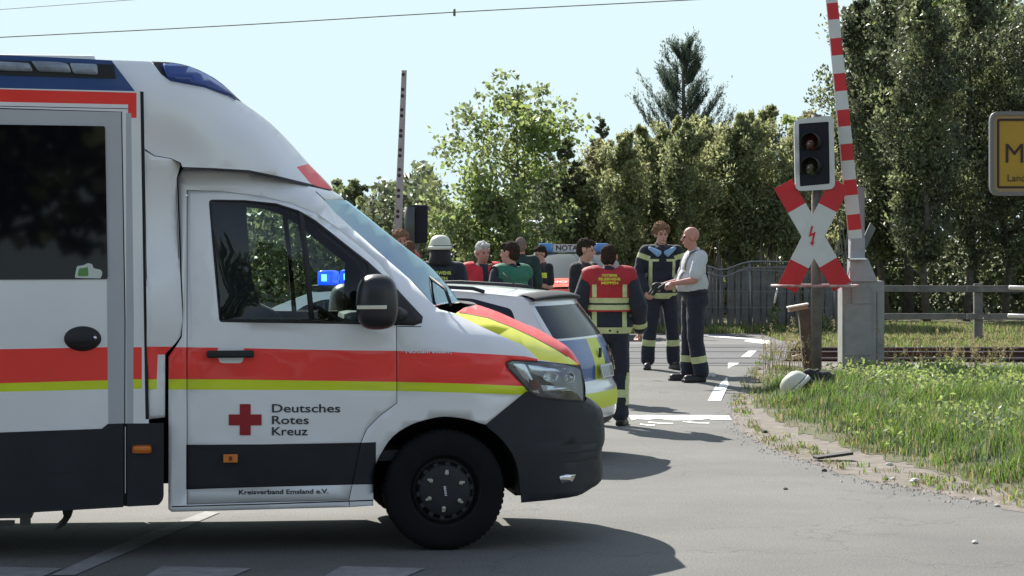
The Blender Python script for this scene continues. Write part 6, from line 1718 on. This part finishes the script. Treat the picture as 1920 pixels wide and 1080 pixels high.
    if hair:
        kind, m_ = hair
        def hh(x, y, z): return j['hd']+(Rm @ Vector((x, y, z)))
        E = lambda c, r: ('e', hh(*c), r, Rm)
        if kind == 'short': Q = [E((0, 0.020, 0.048), (0.080, 0.098, 0.090)), E((0, 0.052, -0.005), (0.077, 0.060, 0.075)), E((0, -0.048, 0.088), (0.058, 0.046, 0.034))]
        elif kind == 'crop': Q = [E((0, 0.028, 0.040), (0.079, 0.086, 0.090)), E((0, 0.05, -0.01), (0.074, 0.058, 0.07))]
        elif kind == 'ring': Q = [E((0, 0.040, 0.012), (0.080, 0.080, 0.062)), E((0, 0.055, -0.02), (0.07, 0.055, 0.06))]
        elif kind == 'curly':
            r_ = rng(5); Q = [E((0, 0.02, 0.055), (0.086, 0.098, 0.090)), E((0, -0.05, 0.095), (0.06, 0.05, 0.035))]
            for k in range(110):
                v = r_.normal(size=3); v /= np.linalg.norm(v); 
                if v[2] < -0.35 or (v[1] < -0.5 and v[2] < 0.25): continue
                rr = 0.017+0.012*r_.random(); Q.append(E((v[0]*0.092, 0.018+v[1]*0.096, 0.055+v[2]*0.095), (rr, rr, rr)))
        o = blob('hair', Q, 0.0075, m_, t, 1)
        wrinkle(o, 0.0085 if kind != 'curly' else 0.010, 45)
    return t, j, outfit

def bands_tr(zs=0.20, w_=0.075, upright=None):
    def f(j):
        R_ = []
        for S_ in 'LR':
            a, b_ = j['kn'+S_], j['an'+S_]; R_.append(limbband(1, a, b_, 1-(zs+w_)/0.42, 1-zs/0.42, 0.13))
        if upright: R_.append(upright)
        return R_
    return f
def trous(m_=M_navy, g=0.02, rules=None): return ([m_, M_refl], g, rules)

# 1 -- man in the red vest seen from behind, beside the police car
j = std(); j['anL'] = (-0.11, 0.05, 0.09); j['toL'] = (-0.15, -0.12, 0.035); j['anR'] = (0.10, -0.02, 0.09); j['toR'] = (0.14, -0.19, 0.035)
j['hd'] = (0.0, -0.03, 1.655); j['elL'] = (-0.29, 0.05, 1.17); j['wrL'] = (-0.31, -0.08, 0.95); j['elR'] = (0.30, 0.04, 1.17); j['wrR'] = (0.30, -0.10, 0.97)
P1X, P1Y, P1H = XA(1142, 24.2), 24.2, 1.77
tt, jj, of = person('man seen from behind in a red vest with yellow bands beside the police car', P1X, P1Y, P1H, PI, j,
    dict(jacket=([M_navy, M_refl], 0.030, 'long', 0.86, lambda j: [zband(1, 0.905, 0.965, (-0.24, 0.24)), xbar(1, -0.17, -0.125, 0.965, 1.14, 1), xbar(1, 0.125, 0.17, 0.965, 1.14, 1), limbband(1, j['elL'], j['wrL'], 0.68, 0.88, 0.1), limbband(1, j['elR'], j['wrR'], 0.68, 0.88, 0.1)]),
         vest=([M_vest, M_refl, M_seam], 0.048, 1.12, lambda j: [xbar(1, -0.17, -0.127, 1.26, 1.385, 1), xbar(1, 0.127, 0.17, 1.26, 1.385, 1)]+
           [(1 if q != 2 else 2, [((0, 0, 1.10+zq-0.0), (0.0, 0, 1)), ((0, 0, 1.10+zq+hq), (0, 0, 1))], (lambda zq, hq: (lambda c, n: zq < c.z-1.10 < zq+hq))(zq, hq)) for zq, hq, q in ((0.035, 0.05, 1), (0.085, 0.018, 2), (0.103, 0.05, 1))]),
         trousers=trous(rules=lambda j: [limbband(1, j['knL'], j['anL'], 0.40, 0.58, 0.13), limbband(1, j['knR'], j['anR'], 0.40, 0.58, 0.13), (1, [((-0.19, 0, 0), (1, 0, 0)), ((-0.155, 0, 0), (1, 0, 0))], lambda c, n: c.x < -0.155 and 0.20 < c.z < 0.52 and n.x < -0.5)])),
    skin=M_skin2, hair=('crop', M_hairD), hyaw=R(-12), hpitch=R(-14), curl=(0.7, 0.7), w=1.16, palm=dict(L=(1, 0, 0), R=(-1, 0, 0)), seed=1)
vst = of['_vest']
project_text(vst, 'ORTSBRM.', 0, 1.462, 0.024, 0.150, 1, M_yelt, tt, 0.03, off=0.005)
project_text(vst, 'FEUERWEHR', 0, 1.425, 0.026, 0.215, 1, M_yelt, tt, 0.03, off=0.005)
project_text(vst, 'MEPPEN', 0, 1.388, 0.026, 0.165, 1, M_yelt, tt, 0.03, off=0.005)

# 2 -- curly haired firefighter facing the camera
j = std(); j['anL'] = (-0.17, 0.02, 0.09); j['toL'] = (-0.20, -0.15, 0.035); j['anR'] = (0.15, 0.02, 0.09); j['toR'] = (0.20, -0.13, 0.035); j['knL'] = (-0.14, -0.02, 0.51); j['knR'] = (0.135, -0.02, 0.51)
j['elL'] = (-0.285, 0.03, 1.17); j['wrL'] = (-0.22, -0.13, 0.97); j['elR'] = (0.27, 0.03, 1.18); j['wrR'] = (0.14, -0.20, 1.06)
FY = 32.3
tt, jj, of = person('curly haired young firefighter in navy turnout suit facing the camera', XA(1240, FY), FY, 1.87, R(4), j,
    dict(jacket=([M_navy, M_refl], 0.026, 'long', 0.84, lambda j: [zband(1, 0.875, 0.945, (-0.23, 0.23)), xbar(1, -0.165, -0.125, 0.96, 1.36, -1), xbar(1, 0.125, 0.165, 0.96, 1.36, -1), (1, [((0, 0, 1.335), (0, 0, 1)), ((0, 0, 1.365), (0, 0, 1))], lambda c, n: 1.335 < c.z < 1.365 and n.y < -0.1 and 0.05 < abs(c.x) < 0.16),
            limbband(1, j['shL'], j['elL'], 0.12, 0.33, 0.12), limbband(1, j['shR'], j['elR'], 0.12, 0.33, 0.12)]), collar=0.03,
         trousers=trous(rules=lambda j: [limbband(1, j['knL'], j['anL'], 0.34, 0.52, 0.13), limbband(1, j['knR'], j['anR'], 0.34, 0.52, 0.13)])),
    hair=('curly', M_hairC), hyaw=R(10), hpitch=R(4), curl=(0.8, 1.0), seed=2)
b = []
for sx in (-1, 1): b += [('c', V3(sx*0.15, -0.075, 1.495), V3(sx*0.045, -0.135, 1.44), 0.026, 0.034), ('c', V3(sx*0.12, -0.105, 1.47), V3(sx*0.06, -0.145, 1.41), 0.026, 0.02)]
blob('glove_pair', b, 0.009, M_bglove, tt, 2)

# 3 -- bald man in the pale short-sleeved shirt, profile to the left
j = std(); j['pel'] = (0, 0.03, 0.97); j['che'] = (0, 0.0, 1.30); j['hd'] = (0, -0.035, 1.665); j['nk'] = (0, 0.01, 1.50)
j['shL'] = (-0.18, 0.03, 1.445); j['elL'] = (-0.235, -0.06, 1.17); j['wrL'] = (-0.17, -0.31, 1.12)
j['shR'] = (0.18, 0.03, 1.445); j['elR'] = (0.235, -0.06, 1.18); j['wrR'] = (0.16, -0.29, 1.14)
j['anL'] = (-0.13, -0.02, 0.09); j['toL'] = (-0.16, -0.20, 0.035); j['anR'] = (0.10, 0.06, 0.09); j['toR'] = (0.13, -0.12, 0.035)
BY = 30.4
def yuf(j):
    return [limbband(1, j['knL'], j['anL'], 0.50, 0.68, 0.13), limbband(1, j['knR'], j['anR'], 0.50, 0.68, 0.13), (1, [((0, 0.005, 0), (0, 1, 0)), ((0, 0.05, 0), (0, 1, 0)), ((0, 0, 0.52), (0, 0, 1)), ((0, 0, 0.26), (0, 0, 1))], lambda c, n: 0.005 < c.y < 0.05 and 0.26 < c.z < 0.52 and n.x < -0.2)]
tt, jj, of = person('bald man in a pale grey short-sleeved shirt and dark braces holding black gloves', XA(1300, BY), BY, 1.88, R(-76), j,
    dict(jacket=([M_shirt], 0.018, 'short', 1.045, None), trousers=trous(rules=yuf, g=0.026), collar=-0.01),
    skin=M_skin2, hair=None, hyaw=R(-6), hpitch=R(3), belly=0.055, w=1.08, curl=(1.15, 1.15), palm=dict(L=(0.5, 0, -1), R=(-0.5, 0, -1)), seed=3)
# braces laid over the shirt
sh = of['_jacket']; bvh = BVHTree.FromPolygons([v.co for v in sh.data.vertices], [list(p.vertices) for p in sh.data.polygons])
b = MB()
for sx in (-1, 1):
    for w0 in (0,):
        pts = []
        for k in range(25):
            a = R(-100)+R(200)*k/24
            o_ = Vector((sx*(0.10-0.03*abs(math.sin(a))), -0.0, 1.22)); dr = Vector((0, math.sin(a), math.cos(a)))
            h = bvh.ray_cast(o_+dr*0.6, -dr)
            if h[0] is not None: pts.append(h[0]+h[1]*0.004)
        vs = []; fs = []
        for p in pts: vs += [p+V3(-0.02, 0, 0)+(p-Vector((0, 0, 1.22))).normalized()*0.006, p+V3(0.02, 0, 0)+(p-Vector((0, 0, 1.22))).normalized()*0.006]
        for k in range(len(pts)-1): fs.append((2*k, 2*k+1, 2*k+3, 2*k+2))
        b.add(vs, fs, 0, True)
b.build('braces', M_navy, tt)
gl = blob('gloves', [('e', V3(-0.12, -0.40, 1.10), (0.035, 0.075, 0.05)), ('c', V3(-0.13, -0.41, 1.11), V3(-0.12, -0.50, 1.02), 0.022, 0.014), ('c', V3(-0.10, -0.40, 1.10), V3(-0.08, -0.48, 1.01), 0.022, 0.013), ('c', V3(-0.14, -0.38, 1.09), V3(-0.15, -0.44, 1.00), 0.020, 0.013), ('c', V3(0.10, -0.36, 1.13), V3(0.02, -0.42, 1.08), 0.03, 0.02)], 0.009, M_glove, None, 2)
gl.name = 'gloves'; gl.location = tt.location; gl.rotation_euler = tt.rotation_euler; gl.scale = tt.scale
tag(gl, 'crumpled black gloves held in the hands of the bald man', 'gloves')

# 4 -- young man in black, profile to the right, behind the red vest man
j = std(); j['elL'] = (-0.25, 0.0, 1.17); j['wrL'] = (-0.15, -0.2, 1.05); j['elR'] = (0.25, 0.0, 1.17); j['wrR'] = (0.15, -0.2, 1.05)
person('dark haired man in a black jacket, in profile behind the red vest man', XA(1098, 27.8), 27.8, 1.80, R(62), j,
    dict(jacket=([M_blackc, M_refl], 0.02, 'long', 0.90, None), trousers=trous(M_blackc)), hair=('short', M_hairD), hyaw=R(18), hpitch=R(10), hands=False, seed=4)
# 5 -- firefighter with cream helmet from behind
j = std(); j['hd'] = (0, 0.0, 1.655)
tt, jj, of = person('firefighter seen from behind wearing a cream helmet and dark lettered jacket', XA(826, 27.5), 27.5, 1.80, R(187), j,
    dict(jacket=([M_navy, M_refl], 0.032, 'long', 0.84, lambda j: [zband(1, 0.9, 0.96), xbar(1, -0.125, -0.075, 1.0, 1.31, 1), xbar(1, 0.15, 0.19, 1.0, 1.31, 1)]), collar=0.05, trousers=trous()), hair=None, hyaw=R(-25), hands=False, w=1.08, seed=5)
project_text(of['_jacket'], 'FEUERWEHR', 0.035, 1.405, 0.036, 0.28, 1, mat('lime_lettering', (0.55, 0.62, 0.10), 0.5), tt, 0.03)
project_text(of['_jacket'], 'MEPPEN', 0.035, 1.345, 0.036, 0.19, 1, mat('lime_lettering', (0, 0, 0)), tt, 0.03)
def helmet(parent, hd, Rm, M_=None, nm='helmet'):
    def h(x, y, z): return hd+(Rm @ Vector((x, y, z)))
    b = MB(); n = 36; prof = [(0.002, 0.165), (0.05, 0.160), (0.09, 0.140), (0.115, 0.105), (0.126, 0.06), (0.130, 0.02), (0.136, 0.006)]
    vs = []; fs = []
    for r_, z_ in prof:
        for k in range(n):
            a = 2*PI*k/n; vs.append(h(r_*math.cos(a)*0.93, 0.01+r_*math.sin(a)*1.14, z_+0.018))
    for i in range(len(prof)-1):
        for k in range(n): fs.append((i*n+k, i*n+(k+1) % n, (i+1)*n+(k+1) % n, (i+1)*n+k))
    b.add(vs, fs, 0, True)
    o = b.build(nm, M_helm, parent); solid(o, 0.006)
    b = MB(); ring = []
    for zz, rr in ((0.010, 0.1385), (0.044, 0.1365)):
        for k in range(n): a = 2*PI*k/n; ring.append(h(rr*math.cos(a)*0.93, 0.01+rr*math.sin(a)*1.14, zz+0.018))
    b.add(ring, [(k, (k+1) % n, n+(k+1) % n, n+k) for k in range(n)], 0, True); so_ = b.build('helmet_band', mat('helmet_stripe', (0.62, 0.64, 0.54), 0.5), o if parent else o); solid(so_, 0.004)
    b = MB(); b.tube([h(0.128*math.cos(a)*0.93, 0.01+0.128*math.sin(a)*1.14, 0.066) for a in [2*PI*k/36 for k in range(37)]], 0.004, 5, cap=False); b.build('seam_line', M_dark, o)
    return o
hm = helmet(tt, jj['hd']+V3(0, 0, 0.0), headrot(R(-25)))
# neck curtain
b = MB(); n = 16; vs = []
for zz, rr in ((0.03, 0.125), (-0.07, 0.13), (-0.14, 0.15)):
    for k in range(n+1):
        a = R(-25)+R(230)*k/n; q = jj['hd']+(headrot(R(-25)) @ Vector((rr*math.cos(a)*0.9, 0.01+rr*math.sin(a)*1.05, zz))); vs.append(q)
b.add(vs, [(i*(n+1)+k, i*(n+1)+k+1, (i+1)*(n+1)+k+1, (i+1)*(n+1)+k) for i in range(2) for k in range(n)], 0, True); o = b.build('neck_curtain', M_blackc, tt); solid(o, 0.006)
b = MB(); q = jj['hd']+(headrot(R(-25)) @ V3(-0.135, -0.03, 0.05)); b.tube([q, q+V3(-0.03, 0, 0.015)], 0.02, 8); b.build('helmet_lamp', M_dark, tt)
# 6 -- white haired man in red vest facing the camera
j = std(); j['elL'] = (-0.25, 0, 1.17); j['wrL'] = (-0.18, -0.2, 1.05); j['elR'] = (0.25, 0, 1.17); j['wrR'] = (0.18, -0.2, 1.05)
tt, jj, of = person('white haired man in a bright red vest facing the camera', XA(905, 28.6), 28.6, 1.755, R(16), j,
    dict(jacket=([M_navy, M_refl], 0.018, 'long', 0.90, None), vest=([M_vest2, M_refl, M_yelt, M_navy], 0.038, 1.0, lambda j: [(3, [((-0.035, 0, 0), (1, 0, 0)), ((0.035, 0, 0), (1, 0, 0))], lambda c, n: abs(c.x) < 0.035 and n.y < 0), (2, [((0, 0, 1.33), (0, 0, 1)), ((0, 0, 1.375), (0, 0, 1)), ((0.06, 0, 0), (1, 0, 0)), ((0.19, 0, 0), (1, 0, 0))], lambda c, n: 0.06 < c.x < 0.19 and 1.33 < c.z < 1.375 and n.y < 0), zband(1, 1.12, 1.18)]), trousers=trous()),
    skin=M_skin2, hair=('short', M_hairW), hyaw=R(14), hpitch=R(8), hands=False, w=1.06, seed=6)
# 7 -- man in the green vest, turned away to the left
j = std(); j['elL'] = (-0.25, 0, 1.17); j['wrL'] = (-0.12, -0.22, 1.08); j['elR'] = (0.25, 0, 1.17); j['wrR'] = (0.12, -0.22, 1.08)
tt, jj, of = person('dark haired man in a green vest turned away from the camera', XA(956, 26.6), 26.6, 1.77, R(222), j,
    dict(jacket=([M_navy, M_refl], 0.022, 'long', 0.88, None), vest=([M_green, M_refl], 0.040, 1.0, lambda j: [xbar(1, -0.07, -0.05, 1.0, 1.28, 1), xbar(1, -0.03, -0.01, 1.0, 1.28, 1)]), trousers=trous()),
    skin=M_skin2, hair=('short', M_hairD), hyaw=R(20), hands=False, w=1.06, seed=7)
# 8 -- fair short-haired person behind him
j = std()
person('short fair haired person in dark green standing behind the green vest man', XA(976, 33), 33, 1.70, R(200), j, dict(jacket=([M_dgreen, M_refl], 0.02, 'long', 0.90, None), trousers=trous(M_blackc)), skin=M_skin2, hair=('crop', M_hairG), hyaw=R(-20), hands=False, seed=8)
# 9 -- young person in black t-shirt with folded forearm
j = std(); j['elL'] = (-0.23, 0.03, 1.17); j['wrL'] = (-0.10, -0.24, 1.24); j['elR'] = (0.23, 0.03, 1.16); j['wrR'] = (0.08, -0.26, 1.22)
tt, jj, of = person('young person with black hair and black t-shirt looking down at folded arms', XA(1014, 34), 34, 1.58, R(-58), j, dict(jacket=([M_blackc, M_polyel], 0.012, 'short', 0.95, lambda j: [(1, [((0, 0, 1.30), (0, 0, 1)), ((0, 0, 1.38), (0, 0, 1))], lambda c, n: 1.30 < c.z < 1.38 and c.y < -0.04)]), trousers=trous(M_blackc, 0.005)), hair=('short', M_hairD), hyaw=R(0), hpitch=R(16), vox=0.0115, seed=9)
# 10, 11 -- two heads showing over the windscreen edge
j = std()
person('brown haired person whose crown shows just above the windscreen edge', XA(768, 29.5), 29.5, 1.74, R(170), j, dict(jacket=([M_blackc, M_refl], 0.02, 'long', 0.90, None), trousers=trous(M_blackc)), skin=M_skin2, hair=('crop', M_hairB), hands=False, seed=10)
person('tousle haired person farthest left, half hidden behind the windscreen edge', XA(751, 31.5), 31.5, 1.79, R(20), j, dict(jacket=([M_vest2, M_refl], 0.02, 'long', 0.90, None), trousers=trous(M_blackc)), skin=M_skin2, hair=('curly', M_hairC), hands=False, seed=11)

# helmet and jacket left in the grass
gx_, gy_, gz_ = G(1500, 752); gz_ = float(vz(np.array([gx_]), np.array([gy_]))[0])
hroot = tag(empty('fire_helmet', (gx_-0.05, gy_, gz_+0.13), R(20)), 'pale fire helmet lying in the grass below the crossing signal', 'helmet')
hroot.scale = (1.25, 1.25, 1.25); hroot.rotation_euler = (R(-38), R(-22), R(60))
helmet(hroot, V3(0, 0, -0.07), Matrix.Identity(4), nm='shell')
fs_ = blob('folded_jacket', [('e', V3(0, 0, 0.05), (0.20, 0.14, 0.07)), ('e', V3(0.12, 0.03, 0.11), (0.13, 0.11, 0.06)), ('c', V3(-0.18, -0.02, 0.14), V3(0.05, 0.02, 0.15), 0.035, 0.045), ('e', V3(0.22, 0, 0.05), (0.09, 0.09, 0.06))], 0.013, M_blackc, None, 2)
wrinkle(fs_, 0.035, 11, 4); fs_.location = (gx_+0.17, gy_+0.16, gz_+0.10)
tag(fs_, 'crumpled black jacket lying in the grass behind the pale helmet', 'jacket')
